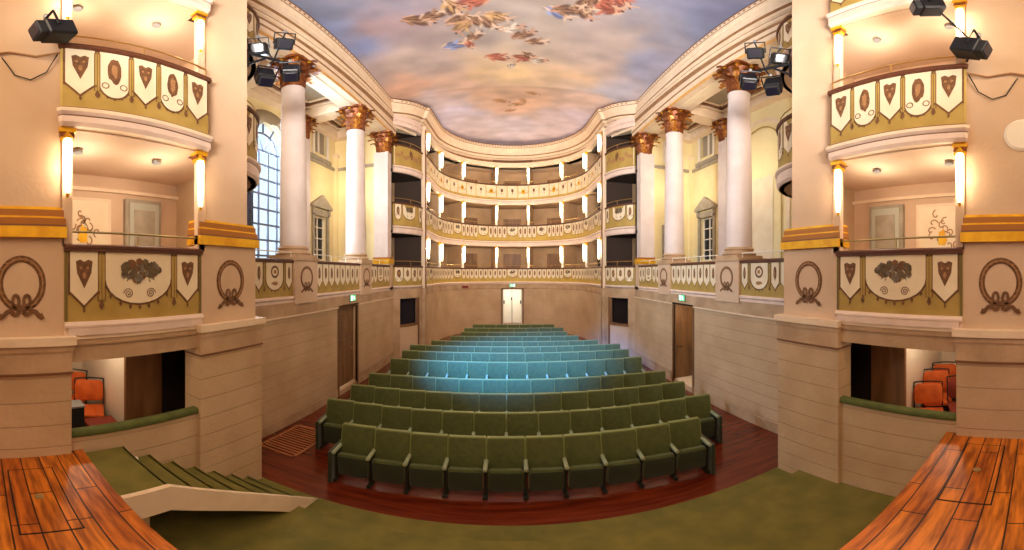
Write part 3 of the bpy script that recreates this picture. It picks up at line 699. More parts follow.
# ------------------------------------------------------------ colonnaded sides
def capital(b, c, r, h, square=False):
    """Corinthian capital: bell, two rows of curling acanthus leaves, corner volutes, abacus"""
    b.lathe([(r*.92, 0), (r*1.02, .03), (r*.9, .06), (r*1.0, h*.4), (r*1.2, h*.7), (r*1.5, h*.9)], c, 'golddark', 16)
    for row, (n, z0, hh, out) in enumerate(((9, 0.02, h*.46, .85), (9, h*.26, h*.48, 1.15), (8, h*.48, h*.42, 1.35))):
        for k in range(n):
            a = 2*PI*(k+row*.5)/n; pts = []
            for i in range(8):
                t = i/7; rr = r*(1.0+out*t**2.4); z = z0+hh*math.sin(t*PI*.66); wd = (r*.42*(1-.45*t)+.006)*(1.2 if i % 2 else .7)
                pts.append((rr, z, wd))
            vs = []; fs = []
            for (rr, z, wd) in pts:
                for q, dr in ((-1, -.02), (0, .03), (1, -.02)):
                    vs.append((c[0]+(rr+dr*r/.3)*math.cos(a)-q*wd*math.sin(a), c[1]+(rr+dr*r/.3)*math.sin(a)+q*wd*math.cos(a), c[2]+z))
            for i in range(7):
                for q in range(2): fs.append((i*3+q, i*3+q+1, (i+1)*3+q+1, (i+1)*3+q))
            b.add(vs, fs, 'gilt' if (k+row) % 3 == 0 else 'golddark')
    for k in range(4):
        a = PI/4+k*PI/2; cx, cy = c[0]+r*1.8*math.cos(a), c[1]+r*1.8*math.sin(a)
        sp = [(cx+r*.24*(1-i/16)*math.cos(i*.6)*math.cos(a), cy+r*.24*(1-i/16)*math.cos(i*.6)*math.sin(a), c[2]+h*.82+r*.24*(1-i/16)*math.sin(i*.6)) for i in range(14)]
        b.tube(sp, [.045*r/.3]*14, 'gilt', 5)
    for k in range(4):
        a = k*PI/2; b.lathe([(.001, 0), (r*.2, .03), (.001, .09)], (c[0]+r*1.6*math.cos(a), c[1]+r*1.6*math.sin(a), c[2]+h*.86), 'gold', 6)
    n = 24; ring = []
    for k in range(n):
        a = 2*PI*k/n; ring.append((r*(1.55+.42*abs(math.sin(2*a))**3), a))
    vs = [(c[0]+rr*math.cos(a), c[1]+rr*math.sin(a), c[2]+h*.93) for rr, a in ring]+[(c[0]+rr*1.05*math.cos(a), c[1]+rr*1.05*math.sin(a), c[2]+h) for rr, a in ring]
    b.add(vs, [(k, (k+1) % n, n+(k+1) % n, n+k) for k in range(n)]+[tuple(range(n, 2*n))]+[tuple(reversed(range(n)))], 'golddark')
XC = 4.66
for sx in (-1, 1):
    nm = SIDE[sx]
    for i, (y, py0, py1) in enumerate(((5.93, 5.50, 6.35), (9.05, 8.65, 9.42))):
        parts = []
        b = MB(sx); b.box((XW-.06, py0, 2.66), (XC+.42, py1, 3.56), 'plaster'); wreath(b, Fx(XW-.06), (py0+py1)/2, 3.20, .21, .22, .9); parts.append(b.build('pedestal'))
        b = MB(sx); b.box((XW-.09, py0-.03, 3.56), (XC+.45, py1+.03, 3.63), 'band'); b.box((XC-.38, y-.38, 3.63), (XC+.38, y+.38, 3.69), 'band')
        b.lathe([(.37, 0), (.40, .03), (.37, .07), (.33, .08), (.32, .11), (.35, .14), (.33, .18), (.31, .19)], (XC, y, 3.69), 'band', 28); parts.append(b.build('column_base', None, True))
        b = MB(sx); b.lathe([(.305, 0), (.30, .8), (.292, 1.8), (.275, 3.0), (.258, 3.82), (.27, 3.86), (.27, 3.92)], (XC, y, 3.88), 'shaft', 32); parts.append(b.build('column_shaft', None, True))
        b = MB(sx); capital(b, (XC, y, 7.80), .26, .80); parts.append(b.build('capital', None, True))
        thing_at('column', (sx*XC, y, 2.66), f'{("nearer","farther")[i]} white round column with gilded Corinthian capital on the {nm} gallery', 'column', parts)
    parts = []
    b = MB(sx); b.box((XW, 11.08, 2.66), (XC+.3, 11.48, 3.63), 'plaster'); parts.append(b.build('pedestal'))
    b = MB(sx); b.box((XW-.03, 11.04, 3.63), (XC+.3, 11.50, 3.80), 'gold'); b.box((XW-.01, 11.06, 3.80), (XC+.3, 11.49, 3.86), 'goldshade'); parts.append(b.build('gilded_base'))
    b = MB(sx); b.box((XW+.05, 11.10, 3.86), (XC+.28, 11.46, 7.82), 'shaft'); parts.append(b.build('pilaster_shaft'))
    b = MB(sx); capital(b, (XC-.02, 11.30, 7.80), .26, .80); parts.append(b.build('capital', None, True))
    thing_at('pilaster', (sx*XC, 11.4, 2.66), f'square pilaster with gilded capital beside the dark end boxes on the {nm}', 'pilaster', parts)
    # pilaster on the outer wall behind the near column
    for (y, lab) in ((8.75, 'farther'), (4.4, 'nearer')):
        parts = []
        b = MB(sx); b.box((XO-.35, y-.22, 2.7), (XO, y+.22, 7.9), 'shaft'); parts.append(b.build('pilaster_shaft'))
        b = MB(sx); capital(b, (XO-.2, y, 7.82), .22, .75); parts.append(b.build('capital', None, True))
        thing_at('wall_pilaster', (sx*(XO-.2), y, 2.7), f'{lab} cream pilaster with gilded capital on the outer wall of the {nm} gallery', 'pilaster', parts)
    # parapets between pedestals
    def decA(b, F, zt, zb):
        h = zt-zb; frieze(b, F, .04, 1.06, zt, zb, .34, 'u', 3, bars=False)
        shield_cell(b, F, 1.10, 1.30, zt-.02, zb+h*.40, zb+h*.22, 'oval', 5); shield_cell(b, F, 2.00, 2.19, zt-.02, zb+h*.40, zb+h*.22, 'oval', 6)
        round_cell(b, F, 1.40, 1.90, zt-.02, zb+h*.52, zb+h*.2, 'wreath', 9); bar(b, F, 1.35, zt-.03, zb+h*.3, .04); bar(b, F, 1.95, zt-.03, zb+h*.3, .04)
    PA = Path([(-XW, 3.27), (-XW, 5.50)]); PB = Path([(-XW, 6.35), (-XW, 8.65)]); PC = Path([(-XW, 9.42), (-XW, 11.12)])
    balcony('gallery_parapet', PA, 0, f'{nm} gallery parapet painted with one round garland between pier and first column', decA, -sx, .12, railmat='white')
    balcony('gallery_parapet', PB, 0, f'{nm} gallery parapet with a row of pointed pendants between the two round columns', lambda b, F, zt, zb: frieze(b, F, .02, PB.L-.02, zt, zb, .30, 'uu', 4, bars=False), -sx, .12, railmat='white')
    balcony('gallery_parapet', PC, 0, f'short {nm} gallery parapet between second column and square pilaster', lambda b, F, zt, zb: (frieze(b, F, .02, .55, zt, zb, .26, 'u', 4, bars=False), round_cell(b, F, .62, 1.10, zt-.02, zb+.35, zb+.18, 'wreath', 2), frieze(b, F, 1.16, PC.L-.02, zt, zb, .26, 'u', 8, bars=False)), -sx, .12, railmat='white')
    # lower side wall with doorway 7.45..8.5
    b = MB(sx); T_ = .25
    b.box((XW, 3.2, -.1), (XW+T_, 7.45, 2.42), 'stone'); b.box((XW, 8.50, -.1), (XW+T_, 11.75, 2.42), 'stone'); b.box((XW, 7.45, 2.40), (XW+T_, 8.5, 2.42), 'stone')
    b.box((XW-.02, 3.2, 2.42), (XW+T_, 11.75, 2.70), 'band'); b.box((XW-.035, 3.2, 2.40), (XW, 7.40, 2.43), 'mould'); b.box((XW-.035, 8.55, 2.40), (XW, 11.75, 2.43), 'mould')
    b.box((XW-.012, 3.2, -.1), (XW, 7.45, .22), 'band'); b.box((XW-.012, 8.5, -.1), (XW, 11.75, .36), 'band')
    struct(b.build('wall_side_'+nm))
    d = 'door_5' if sx < 0 else 'door_6'
    b = MB(sx); b.box((XW-.02, 7.38, 0), (XW+.05, 7.45, 2.42), 'doorbrown'); b.box((XW-.02, 8.5, 0), (XW+.05, 8.57, 2.42), 'doorbrown'); b.box((XW-.02, 7.38, 2.40), (XW+.05, 8.57, 2.46), 'doorbrown')
    dr = struct(b.build(d))
    b = MB(sx); b.box((XW+.05, 7.45, .14), (XW+.75, 8.5, .18), 'mould'); b.box((XW, 7.45, -.02), (XW+.75, 8.5, .14), 'band'); b.build('threshold', dr)
    b = MB(sx)
    if sx < 0: b.box((XW+.12, 7.45, .18), (XW+.16, 8.5, 2.40), 'doorbrown')
    else: b.box((XW+.03, 8.44, .18), (XW+.72, 8.49, 2.40), 'doorbrown'); b.box((XW+.60, 7.2, .1), (XW+.64, 8.6, 2.6), 'yellow')
    for zz in (.35, 1.0, 1.7): 
        if sx < 0: b.box((XW+.10, 7.58, zz), (XW+.12, 8.37, zz+.5), 'doorbrown')
    lf = b.build('door_leaf', dr)
    b = MB(sx)
    if sx < 0: b.lathe([(.02, 0), (.03, .03), (.02, .06)], (XW+.10, 8.36, 1.15), 'brass', 10)
    else: b.tube([(XW+.10, 8.43, 1.15), (XW+.10, 8.37, 1.15), (XW+.22, 8.37, 1.15)], .012, 'black')
    b.build('door_handle', lf)
    if sx > 0: light('corridor_lamp', 'POINT', (XW+.4, 7.65, 2.2), 10, WARM, .05)
    # gallery floor, outer wall, end wall
    b = MB(sx); b.box((XW, 3.2, 2.70), (XO+.2, 13.0, 2.80), 'doorbrown'); struct(b.build('floor_gallery_'+nm))
    # aisle ceiling with coffers
    b = MB(sx); b.box((XW+.3, 3.2, 9.05), (XO+.3, 11.3, 9.15), 'coffer')
    for y in (3.35, 5.93, 9.05, 11.15): b.box((XC-.28, y-.28, 8.60), (XO+.02, y+.28, 9.08), 'mould')
    b.box((XO-.30, 3.2, 8.62), (XO+.02, 11.2, 9.08), 'mould')
    for (ya, yb) in ((3.7, 5.58), (6.25, 8.73), (9.4, 10.85)):
        x0, x1 = XC+.34, XO-.34
        for k, (e, z) in enumerate(((0, 8.92), (.10, 8.97), (.20, 9.01))):
            for (a, c) in (((x0+e, ya+e), (x1-e, ya+e+.08)), ((x0+e, yb-e-.08), (x1-e, yb-e)), ((x0+e, ya+e), (x0+e+.08, yb-e)), ((x1-e-.08, ya+e), (x1-e, yb-e))):
                b.box((a[0], a[1], z), (c[0], c[1], 9.05), ('mould', 'line', 'mould')[k])
    struct(b.build('ceiling_gallery_'+nm))
    # architrave over the columns
    b = MB(sx); PT = Path([(-XW, 3.25), (-XW, 11.75)]); bb = MB(-sx); bb.sweep(PT, [(-.62, 8.60), (-.04, 8.60), (0, 8.60, 'goldedge'), (0, 8.72), (.03, 8.74), (.03, 8.86, 'recess'), (.06, 8.89), (.06, 9.03), (-.62, 9.03)], 'mould')
    bb.box((-XC+.10, 3.3, 8.585), (-XC-.10, 11.1, 8.60), 'cream'); struct(bb.build('beam_'+nm))

# outer walls
WY0, WY1, WZ0, WZS = 6.25, 8.29, 3.3, 7.02       # arched window: springing at WZS
def outer_wall(sx):
    nm = SIDE[sx]; b = MB(sx)
    x = XO; rad = (WY1-WY0)/2; cy = (WY0+WY1)/2
    def quad(y0, z0, y1, z1, m='yellow'):
        b.box((x, y0, z0), (x+.3, y1, z1), m)
    if sx < 0:
        quad(3.2, 2.7, WY0, 11); quad(WY1, 2.7, 9.72, 11); quad(WY0, 2.7, WY1, WZ0)
        n = 16
        for k in range(n):                                   # the arch head
            a0, a1 = PI*k/n, PI*(k+1)/n; ya, yb = cy+rad*math.cos(a0), cy+rad*math.cos(a1); za, zb = WZS+rad*math.sin(a0), WZS+rad*math.sin(a1)
            b.add([(x, ya, za), (x, yb, zb), (x, yb, 11), (x, ya, 11), (x+.3, ya, za), (x+.3, yb, zb), (x+.3, yb, 11), (x+.3, ya, 11)], [(0,1,2,3), (7,6,5,4), (0,4,5,1)], 'yellow')
    else: quad(3.2, 2.7, 9.72, 11)
    quad(9.72, 2.7, 10.55, 3.75); quad(9.72, 5.35, 10.55, 7.75); quad(9.72, 8.75, 10.55, 11); quad(10.55, 2.7, 11.3, 11)
    quad(9.72, 3.75, 9.74, 5.35)
    struct(b.build('wall_outer_'+nm))
    # small windows: pedimented (z 3.75..5.35) and square (7.75..8.75)
    b = MB(sx); y0, y1 = 9.72, 10.55
    for (a, c) in (((y0-.14, 3.6), (y0, 5.45)), ((y1, 3.6), (y1+.14, 5.45)), ((y0-.14, 5.35), (y1+.14, 5.55)), ((y0-.2, 3.55), (y1+.2, 3.65))):
        b.box((x-.05, a[0], a[1]), (x+.02, c[0], c[1]), 'greytrim')
    ym = (y0+y1)/2
    b.box((x-.14, y0-.24, 5.62), (x+.02, y1+.24, 5.72), 'greytrim')
    b.add([(x-.14, y0-.24, 5.72), (x-.14, y1+.24, 5.72), (x-.14, ym, 6.12), (x, y0-.24, 5.72), (x, y1+.24, 5.72), (x, ym, 6.12)], [(0,1,2), (5,4,3), (0,3,4,1), (1,4,5,2), (2,5,3,0)], 'greytrim')
    for q in (y0-.16, y1+.06): b.box((x-.10, q, 5.40), (x, q+.10, 5.62), 'greytrim')
    wn = struct(b.build('window_1' if sx < 0 else 'window_2'))
    b = MB(sx); b.box((x+.16, y0, 3.75), (x+.18, y1, 5.35), 'blackglass'); b.build('window_pane', wn)
    b = MB(sx)
    for yy in (y0+.02, ym, y1-.02): b.box((x+.12, yy-.025, 3.75), (x+.16, yy+.025, 5.35), 'white')
    for zz in (3.78, 4.15, 4.55, 4.95, 5.32): b.box((x+.125, y0, zz-.018), (x+.155, y1, zz+.018), 'white')
    b.build('window_frame', wn)
    b = MB(sx)
    for (a, c) in (((y0-.12, 7.63), (y0, 8.87)), ((y1, 7.63), (y1+.12, 8.87)), ((y0-.12, 8.75), (y1+.12, 8.87)), ((y0-.3, 7.45), (y1+.3, 7.60))):
        b.box((x-.05, a[0], a[1]), (x+.02, c[0], c[1]), 'white' if a[1] > 7.5 else 'greytrim')
    wn = struct(b.build('window_3' if sx < 0 else 'window_4'))
    b = MB(sx); b.box((x+.10, y0, 7.75), (x+.12, y1, 8.75), 'coffer'); b.build('window_pane', wn)
    b = MB(sx); b.box((x+.05, ym-.03, 7.75), (x+.10, ym+.03, 8.75), 'white'); b.build('window_frame', wn)
    # string course along the wall and end wall
    b = MB(sx); b.box((x-.06, 9.0, 7.30), (x, 11.25, 7.42), 'greytrim'); b.box((XC+.3, 11.14, 7.30), (x, 11.2, 7.42), 'greytrim'); struct(b.build('trim_1' if sx < 0 else 'trim_2'))
    b = MB(sx); b.box((XW+.1, 11.2, 2.7), (x+.3, 11.35, 11), 'yellow'); b.box((x-.16, 11.08, 2.7), (x-.0, 11.2, 8.0), 'yellow')
    b.box((x-.20, 11.05, 7.85), (x, 11.2, 8.0), 'mould')
    struct(b.build('wall_end_'+nm))
    b = MB(sx); b.box((5.30, 11.14, 2.8), (6.10, 11.2, 5.1), 'greytrim'); b.box((5.38, 11.12, 2.8), (6.02, 11.15, 5.0), 'greydoor'); b.box((5.5, 11.1, 3.9), (5.9, 11.12, 4.8), 'olive')
    struct(b.build('door_7' if sx < 0 else 'door_8'))
    b = MB(sx); b.box((5.35, 11.14, 7.6), (6.05, 11.2, 8.5), 'white'); b.box((5.42, 11.12, 7.67), (5.98, 11.15, 8.43), 'boxdark'); struct(b.build('window_5' if sx < 0 else 'window_6'))
outer_wall(-1); outer_wall(1)
# arched window (left)
x = -XO; rad = (WY1-WY0)/2; cy = (WY0+WY1)/2
def arch_path(r): return [(x, cy-r, WZ0)]+[(x, cy-r*math.cos(PI*k/20), WZS+r*math.sin(PI*k/20)) for k in range(21)]+[(x, cy+r, WZ0)]
b = MB()
def archband(b, r0, r1, x0, x1, m):
    pa, pb = arch_path(r0), arch_path(r1); n = len(pa); vs = []
    for (a, c) in zip(pa, pb): vs += [(x0, a[1], a[2]), (x0, c[1], c[2]), (x1, c[1], c[2]), (x1, a[1], a[2])]
    fs = []
    for i in range(n-1):
        for k in range(4): j = (k+1) % 4; fs.append((i*4+k, i*4+j, (i+1)*4+j, (i+1)*4+k))
    b.add(vs, fs, m)
archband(b, rad-.08, rad, x-.2, x-.1, 'white'); wn = struct(b.build('window_7'))
b = MB()
for k in range(1, 5):
    yy = WY0+(WY1-WY0)*k/5; zt = WZS+(math.sqrt(max(0, rad**2-(yy-cy)**2)) if k in () else 0); b.box((x-.18, yy-.030, WZ0), (x-.14, yy+.030, zt), 'barsgrey')
for k in range(0, 9): zz = WZ0+.05+k*(WZS-WZ0-.05)/8; b.box((x-.175, WY0, zz-.028), (x-.145, WY1, zz+.028), 'barsgrey')
pa = [(x-.16, cy-.6*math.cos(PI*k/16), WZS+.6*math.sin(PI*k/16)) for k in range(17)]; b.tube(pa, .032, 'barsgrey', 5)
for k in range(1, 6): a = PI*k/6; b.tube([(x-.16, cy-.6*math.cos(a), WZS+.6*math.sin(a)), (x-.16, cy-(rad-.04)*math.cos(a), WZS+(rad-.04)*math.sin(a))], .030, 'barsgrey', 5)
for k in (1, 2): a = PI*k/3; b.tube([(x-.16, cy, WZS), (x-.16, cy-.6*math.cos(a), WZS+.6*math.sin(a))], .030, 'barsgrey', 5)
b.build('glazing_bars', wn)
b = MB(); pts = arch_path(rad-.06); b.add([(x-.16, p[1], p[2]) for p in pts], [tuple(range(len(pts)))], 'glass'); b.build('window_pane', wn)
# curtain and valance beside it
def drape(y0, y1, z0, z1, xx, m, amp=.05, waves=7):
    b = MB(); n = waves*8; vs = []; fs = []
    for j, z in enumerate([z0+(z1-z0)*q/6 for q in range(7)]):
        for i in range(n+1):
            t = i/n; vs.append((xx+amp*math.sin(t*waves*2*PI)*(1-.4*j/6), y0+(y1-y0)*t, z)); 
    for j in range(6):
        for i in range(n): fs.append((j*(n+1)+i, j*(n+1)+i+1, (j+1)*(n+1)+i+1, (j+1)*(n+1)+i))
    b.add(vs, fs, m); return b
o = drape(5.55, 6.50, 2.85, 7.9, -XO+.18, 'curtain').build('window_curtain', None, True)
sm = o.modifiers.new('thickness', 'SOLIDIFY'); sm.thickness = .01
tag(o, 'long grey curtain hanging at the near side of the tall arched window', 'curtain')
o = drape(8.15, 8.5, 2.85, 7.6, -XO+.18, 'curtain', .05, 4).build('window_curtain', None, True); sm = o.modifiers.new('thickness', 'SOLIDIFY'); sm.thickness = .01
tag(o, 'grey curtain hanging at the far side of the arched window, behind the column', 'curtain')
b = MB(); n = 24; vs = []; fs = []
for k in range(n+1):
    a = PI*k/n
    for q, (rr, dx) in enumerate(((rad+.22, .12), (rad+.02, .20), (rad-.16-.10*abs(math.sin(a*5)), .14))): vs.append((-XO+dx, cy-rr*math.cos(a), WZS+rr*math.sin(a)+.05))
for k in range(n):
    for q in range(2): fs.append((k*3+q, k*3+q+1, (k+1)*3+q+1, (k+1)*3+q))
b.add(vs, fs, 'curtaintan'); o = b.build('window_valance', None, True); sm = o.modifiers.new('thickness', 'SOLIDIFY'); sm.thickness = .015
tag(o, 'scalloped tan valance following the head of the arched window', 'valance')
# blind arch on the right with an urn bracket
b = MB(); x2 = XO
pts = [(cy-(rad+.1)*math.cos(PI*k/20), WZS+(rad+.1)*math.sin(PI*k/20)) for k in range(21)]
FR = lambda u, z, d: (x2-d, u, z)
strip(b, FR, [(WY0-.1, 2.9)]+pts+[(WY1+.1, 2.9)], .12, .03, 'mould'); strip(b, FR, [(WY0+.15, 2.9)]+[(cy-(rad-.15)*math.cos(PI*k/20), WZS+(rad-.15)*math.sin(PI*k/20)) for k in range(21)]+[(WY1-.15, 2.9)], .05, .035, 'olive')
b.poly(FR, [(WY0+.5, 3.2), (WY0+.5, 6.2), (WY1-.5, 6.2), (WY1-.5, 3.2)], .02, 'cream')
struct(b.build('trim_3'))
for sx in (-1, 1):
    parts = []
    b = MB(sx); b.lathe([(.05, 0), (.10, .06), (.16, .2), (.12, .32), (.14, .36)], (XO-.18, 5.35, 8.0), 'golddark', 12); parts.append(b.build('vase_body', None, True))
    b = MB(sx); b.box((XO-.42, 5.1, 7.9), (XO, 5.6, 8.0), 'greytrim'); b.tube([(XO-.38, 5.35, 7.9), (XO-.25, 5.35, 7.72), (XO-.02, 5.35, 7.6)], .04, 'greytrim'); parts.append(b.build('bracket_shelf'))
    thing_at('wall_vase', (sx*(XO-.2), 5.35, 7.6), f'small gilded vase on a bracket high on the outer wall, {SIDE[sx]} gallery', 'vase', parts)

# bowed little balconies seen edge-on behind the second piers, tiers 2 and 3
for sx in (-1, 1):
    pts = arc_pts((-4.68, 3.24), 1.06, 2, 178, 16)
    pts = [(p[0], p[1]) for p in pts]
    PBW = Path(pts)
    for t in (1, 2):
        balcony('bowed_balcony', PBW, t, f'{("","middle","upper")[t]} bowed balcony front seen edge-on behind the {SIDE[sx]} wreath pier', lambda b, F, zt, zb: frieze(b, F, .05, PBW.L-.05, zt, zb, .36, 'ab', 2), -sx, .12)
        b = MB(-sx); n = len(PBW.p); vs = [PBW.at(u, -.02, SOF[t]) for u in PBW.u]
        vs2 = [(v[0], v[1], SOF[t]+.12) for v in vs]; m_ = len(vs)
        b.add(vs+vs2, [tuple(range(m_)), tuple(reversed(range(m_, 2*m_)))]+[(i, (i+1) % m_, m_+(i+1) % m_, m_+i) for i in range(m_)], 'band'); struct(b.build('floor_bowed_balcony'))

# ------------------------------------------------------------ end boxes (dark, bowed) on both sides
for sx in (-1, 1):
    nm = SIDE[sx]; q = -sx
    for t in range(3):
        def dece(b, F, zt, zb, t=t):
            L0 = sb.L; h = zt-zb
            if t == 2:
                b.poly(F, [(.04, zb+.02), (.04, zt-.02), (L0-.04, zt-.02), (L0-.04, zb+.02)], D1, 'cream')
                for k in range(9): b.poly(F, fuzzy(.2+k*(L0-.4)/8, zb+h*(.5+.12*math.sin(k*2)), .09, .09 if k != 4 else .18, 9, k, .35), D3, 'orn' if k == 4 else 'orn2')
            elif t == 1:
                round_cell(b, F, .07, .32, zt-.02, zb+h*.5, zb+h*.25, 'urn', 3, n=8); round_cell(b, F, .40, 1.02, zt-.02, zb+h*.62, zb+h*.3, 'bouquet', 8); round_cell(b, F, L0-.33, L0-.08, zt-.02, zb+h*.5, zb+h*.25, 'urn', 4, n=8)
            else: frieze(b, F, .04, L0-.04, zt, zb, .34, 'bu', 3, bars=False)
        balcony('end_box_balcony', sb, t, f'bowed front of the {("lowest","middle","top")[t]} dark end box on the {nm}, beside the square pilaster', dece, q, .14)
    b = MB(q)
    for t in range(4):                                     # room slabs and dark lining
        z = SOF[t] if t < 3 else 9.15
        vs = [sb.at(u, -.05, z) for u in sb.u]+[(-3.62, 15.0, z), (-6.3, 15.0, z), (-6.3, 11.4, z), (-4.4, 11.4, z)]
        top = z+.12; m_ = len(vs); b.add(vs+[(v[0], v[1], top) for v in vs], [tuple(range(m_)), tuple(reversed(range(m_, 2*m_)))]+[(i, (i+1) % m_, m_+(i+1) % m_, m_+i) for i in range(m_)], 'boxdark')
    b.sweep(sb, [(0, 9.12), (0, 9.30, 'line'), (-.02, 9.32), (.03, 9.36), (.03, 9.40, 'recess'), (-.03, 9.42), (-.03, 9.60), (-.16, 9.60), (-.16, 9.12)], 'mouldpink')
    struct(b.build('floor_end_box_'+nm))
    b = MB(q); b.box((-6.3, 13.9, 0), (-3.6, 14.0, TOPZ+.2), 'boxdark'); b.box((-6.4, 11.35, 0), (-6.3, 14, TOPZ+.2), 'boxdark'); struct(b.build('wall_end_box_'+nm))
    b = MB(q)                                             # slender brown-edged corner post between end box and horseshoe
    b.box((-3.66, 12.92, 2.7), (-3.5, 13.10, TOPZ), 'mould'); b.box((-3.66, 12.92, 0), (-3.5, 13.10, 2.7), 'band'); b.box((-3.505, 12.90, 2.7), (-3.46, 12.97, TOPZ), 'line'); struct(b.build('pillar_corner_'+nm))
    b = MB(q)                                             # ground level: pilasters, dado, opening
    b.sweep(sb, [(0, 2.35), (.02, 2.35), (.02, 2.83), (-.2, 2.83), (-.2, 2.35)], 'band'); b.sweep(sb, [(0, -.1), (0, 1.28), (-.12, 1.28), (-.12, -.1)], 'plaster', .28, sb.L-.40)
    b.sweep(sb, [(.03, 1.28), (.03, 1.36), (-.15, 1.36), (-.15, 1.28)], 'doorbrown', .26, sb.L-.38)
    b.sweep(sb, [(.0, -.1), (.0, 2.35), (-.2, 2.35), (-.2, -.1)], 'band', 0, .28); b.sweep(sb, [(.0, -.1), (.0, 2.35), (-.2, 2.35), (-.2, -.1)], 'band', sb.L-.22, sb.L)
    b.sweep(sb, [(-.02, -.1), (-.02, 2.35), (-.1, 2.35), (-.1, -.1)], 'doorbrown', sb.L-.40, sb.L-.22)
    struct(b.build('wall_end_'+nm+'_ground'))
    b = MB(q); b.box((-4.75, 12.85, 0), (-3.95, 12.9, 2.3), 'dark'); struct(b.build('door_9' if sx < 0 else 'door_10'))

# ------------------------------------------------------------ horseshoe
UM = hs.L/2
b = MB(); wp = [(0, -.1), (0, 2.42), (-.3, 2.42), (-.3, -.1)]
dw = .58
b.sweep(hs, wp, 'stone', 0, UM-dw); b.sweep(hs, wp, 'stone', UM+dw, hs.L); b.sweep(hs, [(0, 2.42), (.0, 2.45), (.02, 2.46), (.02, 2.72), (-.3, 2.72), (-.3, 2.42)], 'band')
struct(b.build('wall_back'))
b = MB()
fl = ZF(18.5)
b.box((-.62, 18.38, fl), (-.54, 18.62, 2.46), 'doorbrown'); b.box((.54, 18.38, fl), (.62, 18.62, 2.46), 'doorbrown'); b.box((-.62, 18.38, 2.40), (.62, 18.62, 2.47), 'doorbrown')
dr = struct(b.build('door_11'))
b = MB(); b.box((-.54, 18.7, fl), (.0, 18.74, 2.40), 'foyer'); b.box((-.02, 18.68, fl), (.02, 18.76, 2.40), 'doorbrown'); b.box((.0, 18.7, fl), (.54, 18.74, 2.40), 'foyer') 
b.box((-.12, 18.64, 1.72), (-.02, 18.70, 1.80), 'blackm'); b.box((.42, 18.64, 1.72), (.5, 18.70, 1.80), 'blackm')
b = MB(); b.box((.50, 18.65, fl), (.54, 19.25, 2.40), 'white'); b.box((-.54, 18.65, fl), (-.50, 19.25, 2.40), 'white')
lf = b.build('door_leaf', dr)
b = MB(); b.box((.44, 18.9, 1.55), (.5, 18.96, 1.75), 'blackm'); b.box((-.5, 18.9, 1.55), (-.44, 18.96, 1.75), 'blackm'); b.build('door_handle', lf)
b = MB(); b.box((-1.5, 18.7, fl-.08), (1.5, 21.2, fl), 'foyerfloor'); b.box((-1.5, 21.1, fl), (1.5, 21.2, 3.0), 'foyer'); b.box((-1.6, 18.7, fl), (-1.5, 21.2, 3.0), 'foyer'); b.box((1.5, 18.7, fl), (1.6, 21.2, 3), 'foyer'); b.box((-1.6, 18.75, 2.62), (1.6, 21.2, 2.7), 'foyer')
b.box((-.012, 21.06, fl), (.012, 21.1, 2.5), 'blackm'); b.box((-.06, 21.05, 1.6), (-.01, 21.1, 1.75), 'blackm')
struct(b.build('wall_foyer'))
light('foyer_lamp', 'AREA', (0, 20, 2.58), 45, (1, .95, .82), 1.2, aim=(0, 20, 0))

hdec = {}
def dech(t):
    def f(b, F, zt, zb):
        L0 = hs.L
        if t == 2:
            n = 25; w_ = L0/n
            for k in range(n):
                u = (k+.5)*w_; h = zt-zb; b.poly(F, [(u-w_*.46, zb+h*.12), (u-w_*.46, zt-.03), (u+w_*.46, zt-.03), (u+w_*.46, zb+h*.12)], D1, 'cream')
                if k % 3 == 1:
                    b.poly(F, fuzzy(u, zb+h*.55, .12, .15, 11, k, .3), D3, 'gold'); b.poly(F, ell(u, zb+h*.55, .05, .06, 8), D4, 'orn')
                    for q_ in (-1, 1): strip(b, F, [(u+q_*.1, zb+h*.5), (u+q_*.18, zb+h*.4), (u+q_*.27, zb+h*.55)], .03, D3, 'orn2')
                else:
                    b.poly(F, fuzzy(u, zb+h*.62, .07, .11, 9, k, .25), D3, 'orn'); tassel(b, F, u, zb+h*.45, 1.4); strip(b, F, [(u-w_*.4, zt-.06), (u-w_*.2, zt-.2), (u, zt-.12), (u+w_*.2, zt-.2), (u+w_*.4, zt-.06)], .015, D3, 'orn2')
        else:
            n = 9; w_ = L0/n; h = zt-zb
            for k in range(n):
                u = k*w_
                if t == 1 or k % 2 == 0: round_cell(b, F, u+w_*.33, u+w_*.67, zt-.02, zb+h*.62, zb+h*.34, 'bouquet', k+5, n=8); frieze(b, F, u, u+w_*.31, zt, zb, w_*.16, 'b' if t == 1 else 'u', k, bars=False, lw=.012); frieze(b, F, u+w_*.69, u+w_, zt, zb, w_*.16, 'b' if t == 1 else 'u', k, bars=False, lw=.012)
                else: frieze(b, F, u, u+w_, zt, zb, w_*.16, 'u' if t == 0 else 'b', k, bars=False, lw=.012)
    return f
for t in range(3):
    balcony('horseshoe_balcony', hs, t, f'long curved {("lowest","middle","top")[t]} balcony front of the horseshoe, painted in gold and cream', dech(t), 1, .12, face='hgold')
    b = MB(); z0 = (SOF[t]+.02 if t else 2.70)
    b.sweep(hs, [(-.05, z0), (-.05, z0+.10), (-1.5, z0+.10), (-1.5, z0)], 'boxwall'); struct(b.build('floor_boxes'))
    zt = SOF[t+1] if t < 2 else TOPZ
    b = MB(); b.sweep(hs, [(-1.35, z0+.1), (-1.35, zt), (-1.5, zt), (-1.5, z0+.1)], 'boxwall'); struct(b.build('wall_boxes_rear'))
b = MB(); b.sweep(hs, [(.0, TOPZ), (.0, 9.60), (-1.5, 9.60), (-1.5, TOPZ)], 'mould'); struct(b.build('ceiling_boxes'))
